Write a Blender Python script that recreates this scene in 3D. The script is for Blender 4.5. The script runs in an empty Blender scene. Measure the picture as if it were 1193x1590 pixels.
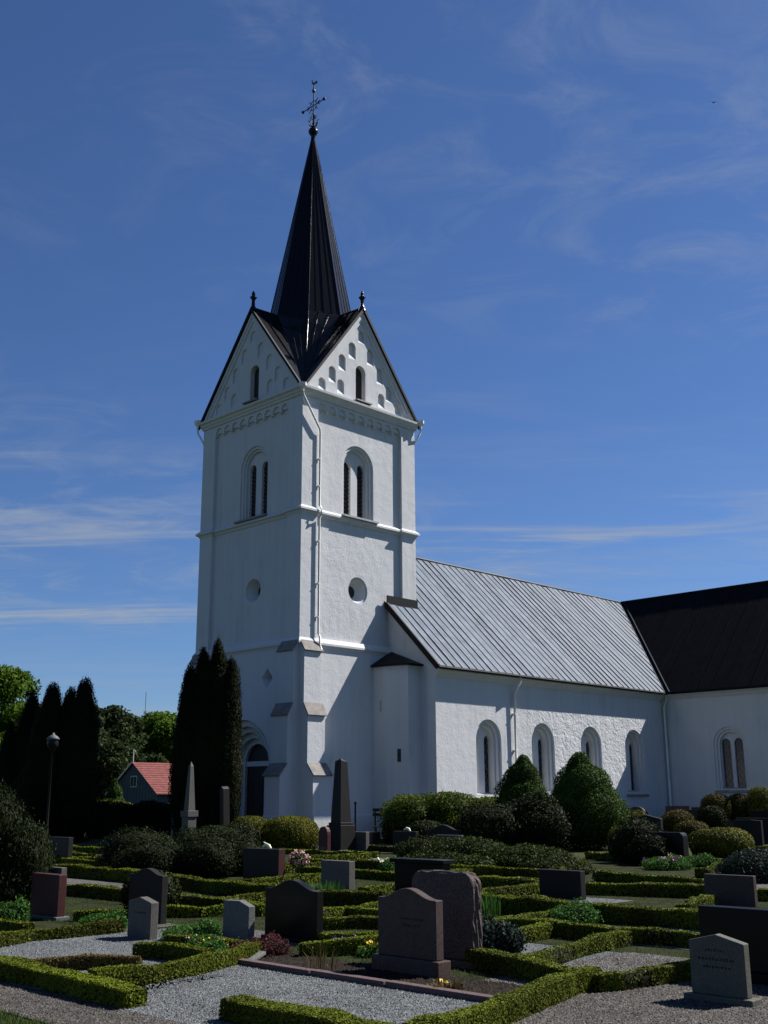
import bpy, bmesh, math, random
import numpy as np
from mathutils import Vector, Matrix
from mathutils.geometry import tessellate_polygon
random.seed(7); RNG = np.random.default_rng(11)
S = bpy.context.scene
COL = S.collection
R = math.radians
# ---------------------------------------------------------------- camera, sky, sun, exposure
# metres; x runs east along the nave, y north, z up; the south-west corner of the tower is the origin
EYE = Vector((-29.149, -33.216, 1.654))
HEAD, PITCH, ROLL = 0.7982, 0.2546, -0.0050
fw = Vector((math.sin(HEAD)*math.cos(PITCH), math.cos(HEAD)*math.cos(PITCH), math.sin(PITCH)))
rt = Vector((math.cos(HEAD), -math.sin(HEAD), 0)); up = rt.cross(fw)
rt2 = rt*math.cos(ROLL) + up*math.sin(ROLL); up2 = -rt*math.sin(ROLL) + up*math.cos(ROLL)
cam = bpy.data.cameras.new('camera'); camo = bpy.data.objects.new('camera', cam); COL.objects.link(camo)
m = Matrix.Identity(4)
for i in range(3):
    m[i][0] = rt2[i]; m[i][1] = up2[i]; m[i][2] = -fw[i]; m[i][3] = EYE[i]
camo.matrix_world = m
cam.sensor_fit = 'VERTICAL'; cam.sensor_height = 24.0; cam.lens = 24.0*1700.6/1590.0
cam.clip_end = 5000; cam.clip_start = 0.1
S.camera = camo
SUN = Vector((2.65, -1.0, 2.90)).normalized()
ELEV = math.asin(SUN.z); AZ = math.atan2(SUN.x, SUN.y)        # clockwise from north (+y)
sun = bpy.data.lights.new('sun', 'SUN'); sun.energy = 4.6; sun.angle = R(0.53); sun.color = (1.0, 0.968, 0.925)
suno = bpy.data.objects.new('sun', sun); COL.objects.link(suno)
suno.rotation_euler = (-SUN).to_track_quat('-Z', 'Y').to_euler()
W = bpy.data.worlds.new('World'); S.world = W; W.use_nodes = True
SKY_STRENGTH = 0.038
CLOUD = 1.0
EXPOSURE = 1.0
def make_world():
    nt = W.node_tree; nt.nodes.clear()
    def N(t, **k):
        n = nt.nodes.new(t)
        for a, b in k.items(): setattr(n, a, b)
        return n
    L = nt.links.new
    out = N('ShaderNodeOutputWorld'); bg = N('ShaderNodeBackground'); bg.inputs['Strength'].default_value = SKY_STRENGTH
    sky = N('ShaderNodeTexSky', sky_type='NISHITA'); sky.sun_disc = False
    sky.sun_elevation = ELEV; sky.sun_rotation = AZ
    sky.altitude = 300; sky.air_density = 1.0; sky.dust_density = 0.25; sky.ozone_density = 3.2
    tc = N('ShaderNodeTexCoord'); sep = N('ShaderNodeSeparateXYZ'); L(tc.outputs['Generated'], sep.inputs[0])
    def M(op, a, b=None, c=None):
        n = N('ShaderNodeMath', operation=op)
        for i, v in enumerate((a, b, c)):
            if v is None: continue
            if isinstance(v, (int, float)): n.inputs[i].default_value = v
            else: L(v, n.inputs[i])
        return n.outputs[0]
    zc = M('MAXIMUM', sep.outputs['Z'], 0.0)
    den = M('ADD', zc, 0.10)
    # distance on a high cloud layer; (a) along the view's right, (b) away from it
    ca, sa = math.cos(HEAD), math.sin(HEAD)
    a = M('DIVIDE', M('SUBTRACT', M('MULTIPLY', sep.outputs['X'], ca), M('MULTIPLY', sep.outputs['Y'], sa)), den)
    b = M('DIVIDE', M('ADD', M('MULTIPLY', sep.outputs['X'], sa), M('MULTIPLY', sep.outputs['Y'], ca)), den)
    def noise(sa_, sb_, scale, detail, rough, off, dist=0.0):
        cb = N('ShaderNodeCombineXYZ'); L(M('MULTIPLY', a, sa_), cb.inputs[0]); L(M('MULTIPLY', b, sb_), cb.inputs[1]); cb.inputs[2].default_value = off
        n = N('ShaderNodeTexNoise'); n.inputs['Scale'].default_value = scale; n.inputs['Detail'].default_value = detail
        n.inputs['Roughness'].default_value = rough; n.inputs['Distortion'].default_value = dist
        L(cb.outputs[0], n.inputs['Vector']); return n.outputs['Fac']
    def ramp(f, lo, hi):
        n = N('ShaderNodeMapRange', interpolation_type='SMOOTHSTEP'); L(f, n.inputs[0])
        n.inputs[1].default_value = lo; n.inputs[2].default_value = hi; return n.outputs[0]
    veil = M('MULTIPLY', ramp(noise(1.0, 1.25, 4.2, 10, 0.66, 3.7, 0.9), 0.44, 0.74), ramp(noise(.6, .6, 1.3, 3, .5, 9.1), 0.40, 0.66))
    streak = M('MULTIPLY', ramp(noise(0.34, 1.5, 1.9, 10, 0.60, 21.3, 0.8), 0.50, 0.70), ramp(noise(.30, .55, 1.0, 2, .5, 33.0), 0.36, 0.60))
    soft = M('MULTIPLY', ramp(noise(0.35, 1.0, 1.7, 8, 0.62, 51.3, 0.5), 0.44, 0.80), 0.35)
    low = M('MULTIPLY', M('ADD', streak, soft), ramp(sep.outputs['Z'], 0.48, 0.14))
    cov = M('MINIMUM', M('ADD', M('MULTIPLY', veil, 0.27*CLOUD), M('MULTIPLY', low, 0.85*CLOUD)), 1.0)
    tint = N('ShaderNodeMix', data_type='RGBA', blend_type='MULTIPLY'); tint.inputs[0].default_value = 1.0
    L(sky.outputs[0], tint.inputs[6]); tint.inputs[7].default_value = (0.68, 0.885, 1.23, 1)
    mix = N('ShaderNodeMix', data_type='RGBA'); L(cov, mix.inputs[0]); L(tint.outputs[2], mix.inputs[6])
    mix.inputs[7].default_value = (4.6, 5.2, 6.2, 1)
    L(mix.outputs[2], bg.inputs['Color']); L(bg.outputs[0], out.inputs['Surface'])
make_world()
S.view_settings.view_transform = 'Standard'; S.view_settings.look = 'None'
S.view_settings.gamma = 1.0; S.view_settings.use_curve_mapping = False
S.view_settings.exposure = EXPOSURE
S.cycles.max_bounces = 8; S.cycles.transparent_max_bounces = 8
try: S.cycles.use_denoising = True
except Exception: pass

# ---------------------------------------------------------------- materials
def mat(name):
    m = bpy.data.materials.new(name); m.use_nodes = True
    nt = m.node_tree; nt.nodes.clear()
    out = nt.nodes.new('ShaderNodeOutputMaterial'); p = nt.nodes.new('ShaderNodeBsdfPrincipled')
    nt.links.new(p.outputs[0], out.inputs[0])
    return m, nt, p
def nn(nt, t, **k):
    n = nt.nodes.new(t)
    for a, b in k.items():
        if a in n.inputs: n.inputs[a].default_value = b
        else: setattr(n, a, b)
    return n
def coords(nt, kind='Object', scale=(1, 1, 1)):
    tc = nt.nodes.new('ShaderNodeTexCoord'); mp = nt.nodes.new('ShaderNodeMapping')
    mp.inputs['Scale'].default_value = scale
    nt.links.new(tc.outputs[kind], mp.inputs[0]); return mp.outputs[0]
def geo_pos(nt, scale=(1, 1, 1)):
    g = nt.nodes.new('ShaderNodeNewGeometry'); mp = nt.nodes.new('ShaderNodeMapping')
    mp.inputs['Scale'].default_value = scale
    nt.links.new(g.outputs['Position'], mp.inputs[0]); return mp.outputs[0]
def noise(nt, vec, scale, detail=4, rough=.55, dist=0.0):
    n = nn(nt, 'ShaderNodeTexNoise'); n.inputs['Scale'].default_value = scale
    n.inputs['Detail'].default_value = detail; n.inputs['Roughness'].default_value = rough; n.inputs['Distortion'].default_value = dist
    nt.links.new(vec, n.inputs['Vector']); return n.outputs['Fac']
def rampc(nt, f, stops):
    r = nt.nodes.new('ShaderNodeValToRGB'); e = r.color_ramp.elements
    while len(e) < len(stops): e.new(0.5)
    for el, (p, c) in zip(e, stops): el.position = p; el.color = (*c, 1)
    nt.links.new(f, r.inputs[0]); return r.outputs[0]
def bump(nt, p, h, strength, dist):
    b = nt.nodes.new('ShaderNodeBump'); b.inputs['Strength'].default_value = strength; b.inputs['Distance'].default_value = dist
    nt.links.new(h, b.inputs['Height']); nt.links.new(b.outputs[0], p.inputs['Normal']); return b
def addf(nt, a, b, wa=1.0, wb=1.0):
    m1 = nn(nt, 'ShaderNodeMath', operation='MULTIPLY'); nt.links.new(a, m1.inputs[0]); m1.inputs[1].default_value = wa
    m2 = nn(nt, 'ShaderNodeMath', operation='MULTIPLY_ADD'); nt.links.new(b, m2.inputs[0]); m2.inputs[1].default_value = wb
    nt.links.new(m1.outputs[0], m2.inputs[2]); return m2.outputs[0]

def plaster(name, coarse, fine, lump):
    m, nt, p = mat(name); v = geo_pos(nt)
    c = rampc(nt, addf(nt, noise(nt, v, .55, 6, .6), noise(nt, geo_pos(nt, (2.6, 2.6, .13)), 1.6, 6, .65), .45, .55),
              [(0.28, (.385, .39, .385)), (0.44, (.50, .507, .512)), (0.72, (.56, .567, .572))])
    # patchy green-grey damp along the foot of the walls
    sz = nt.nodes.new('ShaderNodeSeparateXYZ'); nt.links.new(v, sz.inputs[0])
    hz = nn(nt, 'ShaderNodeMapRange'); nt.links.new(sz.outputs[2], hz.inputs[0])
    hz.inputs[1].default_value = 1.1; hz.inputs[2].default_value = 0.0; hz.inputs[3].default_value = 0.0; hz.inputs[4].default_value = 1.0
    dm = nn(nt, 'ShaderNodeMath', operation='MULTIPLY', use_clamp=True); nt.links.new(hz.outputs[0], dm.inputs[0]); nt.links.new(noise(nt, v, 1.7, 6, .65), dm.inputs[1])
    mxd = nt.nodes.new('ShaderNodeMix'); mxd.data_type = 'RGBA'; nt.links.new(dm.outputs[0], mxd.inputs[0]); nt.links.new(c, mxd.inputs[6]); mxd.inputs[7].default_value = (.23, .245, .20, 1); c = mxd.outputs[2]
    nt.links.new(c, p.inputs['Base Color']); p.inputs['Roughness'].default_value = .92
    h = addf(nt, addf(nt, noise(nt, v, 14, 5, .65), noise(nt, v, 42, 3, .6), fine, fine*.4), noise(nt, v, 2.2, 3, .5), 1.0, coarse)
    if lump:        # rough old masonry further east along the wall
        sx = nt.nodes.new('ShaderNodeSeparateXYZ'); nt.links.new(v, sx.inputs[0])
        mr = nn(nt, 'ShaderNodeMapRange', interpolation_type='SMOOTHSTEP'); nt.links.new(sx.outputs[0], mr.inputs[0])
        mr.inputs[1].default_value = 9.5; mr.inputs[2].default_value = 13.5
        ml = nn(nt, 'ShaderNodeMath', operation='MULTIPLY'); nt.links.new(mr.outputs[0], ml.inputs[0])
        nt.links.new(addf(nt, noise(nt, v, 3.3, 4, .6, .3), noise(nt, v, 7.5, 4, .6), lump, lump*.6), ml.inputs[1])
        h = addf(nt, h, ml.outputs[0])
    bump(nt, p, h, 1.0, .05)
    return m
M_PLASTER = plaster('white_limewash', .35, .20, 0)
M_SMOOTH = plaster('smooth_white_limewash', .15, .07, 0)
M_ROUGH = plaster('rough_white_limewash', .45, .30, 0)
M_OLDWALL = plaster('uneven_old_limewash', .35, .20, 1.1)
def simple(name, col, rough=.6, metal=0.0, var=.25, scale=6.0, bmp=0.0, bscale=30.0, spec=.5, kind='pos', bdist=.01):
    m, nt, p = mat(name)
    v = geo_pos(nt) if kind == 'pos' else coords(nt)
    f = noise(nt, v, scale, 6, .6)
    lo = tuple(max(0, c*(1-var)) for c in col); hi = tuple(c*(1+var) for c in col)
    nt.links.new(rampc(nt, f, [(.3, lo), (.7, hi)]), p.inputs['Base Color'])
    p.inputs['Roughness'].default_value = rough; p.inputs['Metallic'].default_value = metal
    p.inputs['Specular IOR Level'].default_value = spec
    if bmp: bump(nt, p, noise(nt, v, bscale, 4, .6), bmp, bdist)
    return m
M_BLACKROOF = simple('black_painted_sheet', (.0018, .0020, .0034), .26, 0, .5, 3.0, .22, 4, .18, bdist=.04)
M_DARKROOF = simple('dark_transept_roof', (.0045, .0045, .006), .75, 0, .5, 2.0, .2, 12, .06)
M_RIB = simple('dark_seam', (.014, .019, .027), .6, 0, .3, spec=.15)
M_TRIM = simple('black_edge_trim', (.006, .006, .008), .6, 0, .3, spec=.15)
def zinc():
    m, nt, p = mat('zinc_sheet')
    oi = nt.nodes.new('ShaderNodeObjectInfo')
    v = geo_pos(nt, (.9, 1.0, 1.0))
    f = addf(nt, noise(nt, v, 1.3, 7, .65, .5), noise(nt, geo_pos(nt, (1, .35, .35)), 4.0, 4, .6), .65, .35)
    f2 = addf(nt, f, oi.outputs['Random'], 1.0, .10)
    nt.links.new(rampc(nt, f2, [(.34, (.036, .051, .076)), (.50, (.068, .091, .126)), (.66, (.122, .152, .196))]), p.inputs['Base Color'])
    p.inputs['Metallic'].default_value = .0; p.inputs['Specular IOR Level'].default_value = .13
    nt.links.new(rampc(nt, f, [(.3, (.54,)*3), (.7, (.72,)*3)]), p.inputs['Roughness'])
    bump(nt, p, addf(nt, noise(nt, v, 2.4, 3, .5, .6), noise(nt, v, 9, 3, .5), 1.0, .25), .55, .05)
    return m
M_ZINC = zinc()
M_COPING = simple('brown_sandstone_slab', (.165, .148, .136), .85, 0, .3, 4, .4, 25)
M_VOID = simple('dark_opening', (.012, .011, .012), .6, 0, .3, 8)
M_LOUVRE = simple('tarred_board', (.018, .014, .012), .7, 0, .4, 12)
M_DOOR = simple('dark_oak_door', (.02, .013, .010), .55, 0, .4, 10, .3, 40)
M_PIPE = simple('cream_painted_pipe', (.66, .64, .60), .5, 0, .1)
M_SILLMETAL = simple('grey_sill_sheet', (.20, .19, .185), .6, .2, .2)
M_GREYSILL = simple('grey_stone_sill', (.33, .32, .31), .8, 0, .2)
M_IRON = simple('black_iron', (.006, .006, .007), .55, 0, .3, spec=.18)
M_GILD = simple('worn_gilt_copper', (.09, .085, .06), .45, .5, .5)
def glass():
    m, nt, p = mat('old_window_glass'); v = geo_pos(nt)
    nt.links.new(rampc(nt, noise(nt, v, 9, 3, .6), [(.35, (.010, .012, .015)), (.65, (.03, .033, .04))]), p.inputs['Base Color'])
    p.inputs['Roughness'].default_value = .12; p.inputs['Specular IOR Level'].default_value = .5
    bump(nt, p, noise(nt, v, 14, 3, .5), .25, .02); return m
M_GLASS = glass()
M_LEAD = simple('lead_came', (.13, .13, .14), .6, .3, .2)

def leafmat(name, lo, hi, transl=.25, rough=.55):
    m, nt, p = mat(name)
    at = nt.nodes.new('ShaderNodeAttribute'); at.attribute_name = 'var'
    c = rampc(nt, at.outputs['Fac'], [(0.0, lo), (1.0, hi)])
    nt.links.new(c, p.inputs['Base Color']); p.inputs['Roughness'].default_value = rough
    p.inputs['Specular IOR Level'].default_value = .04
    tr = nt.nodes.new('ShaderNodeBsdfTranslucent'); nt.links.new(c, tr.inputs[0])
    mx = nt.nodes.new('ShaderNodeMixShader'); mx.inputs[0].default_value = transl
    out = [n for n in nt.nodes if n.type == 'OUTPUT_MATERIAL'][0]
    nt.links.new(p.outputs[0], mx.inputs[1]); nt.links.new(tr.outputs[0], mx.inputs[2]); nt.links.new(mx.outputs[0], out.inputs[0])
    return m
L_BOX = leafmat('box_leaf', (.030, .031, .005), (.112, .140, .011), .08)
L_BOXOLD = leafmat('brown_box_leaf', (.045, .035, .012), (.14, .10, .035), .2)
L_YEW = leafmat('yew_needle', (.005, .008, .002), (.020, .029, .007), .08)
L_YELLOW = leafmat('golden_yew_leaf', (.030, .036, .005), (.125, .125, .014), .12)
L_OLIVE = leafmat('bronze_yew_leaf', (.030, .026, .006), (.078, .062, .014), .18)
L_THUJA = leafmat('thuja_spray', (.003, .0045, .002), (.024, .026, .006), .08)
L_DARK = leafmat('dark_yew_needle', (.003, .006, .0015), (.015, .023, .005), .08)
L_CONE = leafmat('dwarf_spruce_needle', (.012, .028, .005), (.062, .105, .016), .15)
L_JUN = leafmat('juniper_needle', (.009, .018, .004), (.040, .058, .011), .12)
L_BLUE = leafmat('blue_juniper_needle', (.006, .013, .010), (.020, .034, .027), .12)
L_PINE = leafmat('spreading_cypress_leaf', (.014, .026, .004), (.085, .120, .012), .2)
L_TREE = leafmat('spring_leaf', (.030, .065, .007), (.11, .175, .018), .35)
L_TREE2 = leafmat('grey_green_leaf', (.016, .028, .010), (.045, .062, .020), .25)
L_HERB = leafmat('fresh_herb_leaf', (.020, .055, .010), (.06, .14, .025), .3)
L_RED = leafmat('dark_red_leaf', (.018, .008, .008), (.075, .025, .028), .25)
L_GRASS = leafmat('grass_blade', (.025, .045, .010), (.07, .10, .022), .3)
M_CORE = simple('shrub_inside_twigs', (.012, .014, .007), .95, 0, .5, 20, spec=.05)
M_BARK = simple('bark', (.06, .048, .038), .95, 0, .4, 9, .6, 30)
def petal(name, col): return simple(name, col, .6, 0, .25, 40, spec=.2)
P_PINK = petal('pink_petal', (.55, .30, .30)); P_YELL = petal('yellow_petal', (.55, .38, .02)); P_VIOL = petal('violet_petal', (.05, .03, .22)); P_WHITE = petal('cream_petal', (.6, .6, .42)); P_REDF = petal('red_petal', (.35, .03, .03))

def gravel(name, lo, mid, hi, scale=55):
    m, nt, p = mat(name); v = geo_pos(nt)
    vo = nn(nt, 'ShaderNodeTexVoronoi'); vo.inputs['Scale'].default_value = scale; nt.links.new(v, vo.inputs['Vector'])
    sepc = nt.nodes.new('ShaderNodeSeparateColor'); nt.links.new(vo.outputs['Color'], sepc.inputs[0])
    f = addf(nt, sepc.outputs[0], noise(nt, v, 1.1, 6, .62), .55, .45)
    nt.links.new(rampc(nt, f, [(.2, lo), (.5, mid), (.8, hi)]), p.inputs['Base Color'])
    p.inputs['Roughness'].default_value = .9; p.inputs['Specular IOR Level'].default_value = .15
    bump(nt, p, addf(nt, vo.outputs['Distance'], noise(nt, v, 2.5, 4, .6), -1.0, .8), .9, .02)
    return m
M_GRAVEL = gravel('pale_grey_gravel', (.045, .050, .052), (.098, .107, .11), (.185, .195, .198))
M_PATH = gravel('brown_path_gravel', (.030, .027, .024), (.064, .058, .052), (.125, .115, .104), 48)
M_WARM = gravel('warm_plot_gravel', (.045, .041, .039), (.094, .086, .082), (.175, .162, .154), 60)
M_SOIL = simple('dark_bed_soil', (.022, .017, .013), .95, 0, .5, 14, .9, 40, .1, bdist=.03)
def grassmat():
    m, nt, p = mat('mown_grass'); v = geo_pos(nt)
    f = addf(nt, noise(nt, v, .35, 6, .6), noise(nt, v, 14, 5, .7), .5, .5)
    nt.links.new(rampc(nt, f, [(.3, (.018, .026, .007)), (.5, (.034, .044, .012)), (.7, (.058, .062, .02))]), p.inputs['Base Color'])
    p.inputs['Roughness'].default_value = .95; p.inputs['Specular IOR Level'].default_value = .1
    bump(nt, p, noise(nt, v, 60, 4, .7), .8, .03); return m
M_LAWN = grassmat()
def granite(name, col, rough=.35, speck=.6, scale=160, bmp=0.0, spec=.14):
    m, nt, p = mat(name); v = coords(nt)
    vo = nn(nt, 'ShaderNodeTexVoronoi'); vo.inputs['Scale'].default_value = scale; nt.links.new(v, vo.inputs['Vector'])
    sepc = nt.nodes.new('ShaderNodeSeparateColor'); nt.links.new(vo.outputs['Color'], sepc.inputs[0])
    f = addf(nt, sepc.outputs[0], noise(nt, v, 3.5, 6, .65), .55, .45)
    lo = tuple(c*(1-speck) for c in col); hi = tuple(c*(1+speck) for c in col)
    nt.links.new(rampc(nt, f, [(.2, lo), (.5, col), (.8, hi)]), p.inputs['Base Color'])
    p.inputs['Roughness'].default_value = rough; p.inputs['Specular IOR Level'].default_value = spec
    if bmp: bump(nt, p, addf(nt, noise(nt, v, 22, 5, .65), noise(nt, v, 70, 3, .6), 1.0, .4), 1.0, bmp)
    return m
G_BLACK = granite('black_granite', (.0075, .0065, .006), .3, .4)
G_DARK = granite('dark_grey_granite', (.017, .0155, .014), .5, .5)
G_GREY = granite('grey_granite', (.088, .082, .073), .6, .45)
G_LIGHT = granite('light_grey_granite', (.11, .11, .107), .75, .45, bmp=.004)
G_GREEN = granite('grey_green_stone', (.088, .088, .070), .75, .4)
G_BROWN = granite('brown_granite', (.062, .044, .037), .5, .5)
G_RED = granite('red_granite', (.058, .022, .021), .4, .5)
G_ROUGHRED = granite('rough_hewn_brown_granite', (.092, .068, .060), .8, .5, 120, bmp=.02)
G_KERB = granite('reddish_granite_kerb', (.10, .068, .065), .7, .4, 120, bmp=.003)

# ---------------------------------------------------------------- helpers
def tag(o, label=None, cat=None, group=None, kind=None):
    if label: o['label'] = label
    if cat: o['category'] = cat
    if group: o['group'] = group
    if kind: o['kind'] = kind
    return o
def thing(name, label, cat, loc=(0, 0, 0), rz=0.0, group=None):
    o = bpy.data.objects.new(name, None); COL.objects.link(o); o.location = loc; o.rotation_euler = (0, 0, rz)
    o.empty_display_size = .2
    return tag(o, label, cat, group)
class MB:
    def __init__(s): s.v = []; s.f = []; s.m = []; s.mi = 0
    def add(s, vs, fs):
        b = len(s.v); s.v += [tuple(p) for p in vs]
        for f in fs: s.f.append(tuple(b+i for i in f)); s.m.append(s.mi)
    def box(s, x0, x1, y0, y1, z0, z1):
        s.add([(x0, y0, z0), (x1, y0, z0), (x1, y1, z0), (x0, y1, z0), (x0, y0, z1), (x1, y0, z1), (x1, y1, z1), (x0, y1, z1)],
              [(3, 2, 1, 0), (4, 5, 6, 7), (0, 1, 5, 4), (1, 2, 6, 5), (2, 3, 7, 6), (3, 0, 4, 7)])
    def prism(s, poly, P, d0, d1):
        """poly: 2D loop (counter-clockwise seen from +d); P(u,v,d) -> point; solid between depths d0<d1"""
        n = len(poly)
        vs = [P(u, v, d0) for u, v in poly] + [P(u, v, d1) for u, v in poly]
        tri = tessellate_polygon([[Vector((u, v, 0)) for u, v in poly]])
        fs = []
        for t in tri:
            a, b, c = t
            cr = (poly[b][0]-poly[a][0])*(poly[c][1]-poly[a][1]) - (poly[b][1]-poly[a][1])*(poly[c][0]-poly[a][0])
            if cr < 0: a, c = c, a
            fs.append((a+n, b+n, c+n)); fs.append((c, b, a))
        for i in range(n):
            j = (i+1) % n; fs.append((i, j, j+n, i+n))
        s.add(vs, fs)
    def sheet(s, outer, holes, P, d=0.0):
        loops = [[Vector((u, v, 0)) for u, v in outer]] + [[Vector((u, v, 0)) for u, v in h] for h in holes]
        flat = [p for l in loops for p in l]
        fs = []
        for a, b, c in tessellate_polygon(loops):
            cr = (flat[b]-flat[a]).cross(flat[c]-flat[a]).z
            fs.append((a, b, c) if cr > 0 else (c, b, a))
        s.add([P(p.x, p.y, d) for p in flat], fs)
    def reveal(s, la, da, lb, db, P, skip_bottom=False):
        """bridge two loops of equal length (a nearer the viewer); faces look into the opening"""
        n = len(la); vs = [P(u, v, da) for u, v in la] + [P(u, v, db) for u, v in lb]
        fs = []
        for i in range(n):
            j = (i+1) % n
            fs.append((i, i+n, j+n, j))
        s.add(vs, fs)
    def tube(s, pts, r, n=8, cap=True):
        pts = [Vector(p) for p in pts]; rings = []
        rr = r if isinstance(r, (list, tuple)) else [r]*len(pts)
        b = len(s.v)
        for i, p in enumerate(pts):
            d = (pts[min(i+1, len(pts)-1)]-pts[max(i-1, 0)]).normalized()
            a = d.cross(Vector((0, 0, 1)))
            if a.length < .05: a = d.cross(Vector((1, 0, 0)))
            a.normalize(); c = d.cross(a)
            for k in range(n):
                t = 2*math.pi*k/n; q = p + (a*math.cos(t)+c*math.sin(t))*rr[i]; s.v.append(tuple(q))
        for i in range(len(pts)-1):
            for k in range(n):
                k2 = (k+1) % n; s.f.append((b+i*n+k, b+i*n+k2, b+(i+1)*n+k2, b+(i+1)*n+k)); s.m.append(s.mi)
        if cap:
            s.f.append(tuple(b+k for k in range(n))); s.m.append(s.mi)
            s.f.append(tuple(b+(len(pts)-1)*n+k for k in reversed(range(n)))); s.m.append(s.mi)
    def lathe(s, prof, c=(0, 0, 0), n=16):
        b = len(s.v)
        for r, z in prof:
            for k in range(n):
                t = 2*math.pi*k/n; s.v.append((c[0]+r*math.cos(t), c[1]+r*math.sin(t), c[2]+z))
        for i in range(len(prof)-1):
            for k in range(n):
                k2 = (k+1) % n; s.f.append((b+i*n+k, b+i*n+k2, b+(i+1)*n+k2, b+(i+1)*n+k)); s.m.append(s.mi)
    def sweep(s, prof, plan):
        """closed plan polygon (ccw), profile of (outward offset, z); mitred"""
        n = len(plan); b = len(s.v)
        P = [Vector(p) for p in plan]; offs = []
        for i in range(n):
            e0 = (P[i]-P[i-1]).normalized(); e1 = (P[(i+1) % n]-P[i]).normalized()
            n0 = Vector((e0.y, -e0.x)); n1 = Vector((e1.y, -e1.x))
            mm = n0+n1; mm = mm/max(.2, mm.dot(n0)); offs.append(mm)
        for o, z in prof:
            for i in range(n):
                q = P[i]+offs[i]*o; s.v.append((q.x, q.y, z))
        for j in range(len(prof)-1):
            for i in range(n):
                i2 = (i+1) % n; s.f.append((b+j*n+i, b+j*n+i2, b+(j+1)*n+i2, b+(j+1)*n+i)); s.m.append(s.mi)
    def build(s, name, mats, parent=None, smooth=False, bevel=0.0):
        me = bpy.data.meshes.new(name); me.from_pydata(s.v, [], s.f)
        if not isinstance(mats, (list, tuple)): mats = [mats]
        for q in mats: me.materials.append(q)
        if len(mats) > 1: me.polygons.foreach_set('material_index', s.m)
        if smooth: me.polygons.foreach_set('use_smooth', [True]*len(me.polygons))
        me.update()
        o = bpy.data.objects.new(name, me); COL.objects.link(o)
        if parent: o.parent = parent
        if bevel:
            bm = bmesh.new(); bm.from_mesh(me); bmesh.ops.remove_doubles(bm, verts=bm.verts, dist=1e-4)
            bmesh.ops.dissolve_limit(bm, angle_limit=R(1), verts=bm.verts, edges=bm.edges)
            es = [e for e in bm.edges if len(e.link_faces) == 2 and e.calc_face_angle(0) > R(35)]
            bmesh.ops.bevel(bm, geom=es, offset=bevel, segments=2, affect='EDGES', profile=.5, clamp_overlap=True)
            bm.to_mesh(me); bm.free()
        return o
def mapper(O, U, N):
    O = Vector(O); U = Vector(U); N = Vector(N)
    return lambda u, v, d=0.0: O + U*u + Vector((0, 0, v)) + N*d
def arch(uc, v0, w, vtop, n=14):
    r = w/2; vs = vtop-r
    L = [(uc-r, v0), (uc+r, v0)]
    return L + [(uc+r*math.cos(math.pi*k/n), vs+r*math.sin(math.pi*k/n)) for k in range(n+1)]
def circ(uc, vc, r, n=24): return [(uc+r*math.cos(2*math.pi*k/n), vc+r*math.sin(2*math.pi*k/n)) for k in range(n)]
def rect(u0, u1, v0, v1): return [(u0, v0), (u1, v0), (u1, v1), (u0, v1)]

# ---------------------------------------------------------------- foliage
_nd = RNG.normal(size=(14, 3)); _np = RNG.uniform(0, 6.28, 14)
def wob(p, f):
    """smooth pseudo-noise in about -1..1 at frequency f (per metre)"""
    q = p@(_nd.T*f) + _np
    return np.sin(q).sum(axis=1)/5.0
def leaves(P, Nn, size, jitter, var, squash=.55, along=None):
    n = len(P)
    d = Nn + RNG.normal(size=(n, 3))*jitter
    d /= np.linalg.norm(d, axis=1)[:, None]+1e-9
    t = RNG.normal(size=(n, 3)) if along is None else along + RNG.normal(size=(n, 3))*.35
    t -= d*(t*d).sum(1)[:, None]; t /= np.linalg.norm(t, axis=1)[:, None]+1e-9
    b = np.cross(d, t)
    s = (size*RNG.uniform(.65, 1.35, n))[:, None]
    V = np.stack([P-t*s, P-b*s*squash, P+t*s, P+b*s*squash], 1).reshape(-1, 3)
    F = np.arange(n*4).reshape(-1, 4)
    return V, F, np.repeat(np.clip(var, 0, 1), 4)
def mesh_np(name, parts, mats, parent=None):
    """parts: list of (V, F(quads or tris), var, material index)"""
    me = bpy.data.meshes.new(name)
    nv = sum(len(p[0]) for p in parts); V = np.concatenate([p[0] for p in parts]).astype(np.float32)
    loops = []; starts = []; tot = []; mi = []; off = 0; ls = 0; var = []
    for v, f, va, k in parts:
        f = np.asarray(f); loops.append((f+off).ravel()); c = f.shape[1]
        starts.append(ls+np.arange(len(f))*c); tot.append(np.full(len(f), c)); mi.append(np.full(len(f), k))
        ls += f.size; off += len(v); var.append(np.broadcast_to(va, (len(v),)))
    loops = np.concatenate(loops).astype(np.int32); starts = np.concatenate(starts).astype(np.int32)
    me.vertices.add(nv); me.vertices.foreach_set('co', V.ravel())
    me.loops.add(len(loops)); me.loops.foreach_set('vertex_index', loops)
    me.polygons.add(len(starts)); me.polygons.foreach_set('loop_start', starts)
    try: me.polygons.foreach_set('loop_total', np.concatenate(tot).astype(np.int32))
    except Exception: pass
    for q in mats: me.materials.append(q)
    me.polygons.foreach_set('material_index', np.concatenate(mi).astype(np.int32))
    at = me.attributes.new('var', 'FLOAT', 'POINT'); at.data.foreach_set('value', np.concatenate(var).astype(np.float32))
    me.update(); me.validate()
    o = bpy.data.objects.new(name, me); COL.objects.link(o)
    if parent: o.parent = parent
    return o
_ico = None
def ico(sub=3):
    global _ico
    if _ico is None or _ico[2] != sub:
        bm = bmesh.new(); bmesh.ops.create_icosphere(bm, subdivisions=sub, radius=1.0)
        bm.verts.index_update()
        _ico = (np.array([v.co[:] for v in bm.verts]), np.array([[v.index for v in f.verts] for f in bm.faces]), sub); bm.free()
    return _ico[0].copy(), _ico[1].copy()
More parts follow.
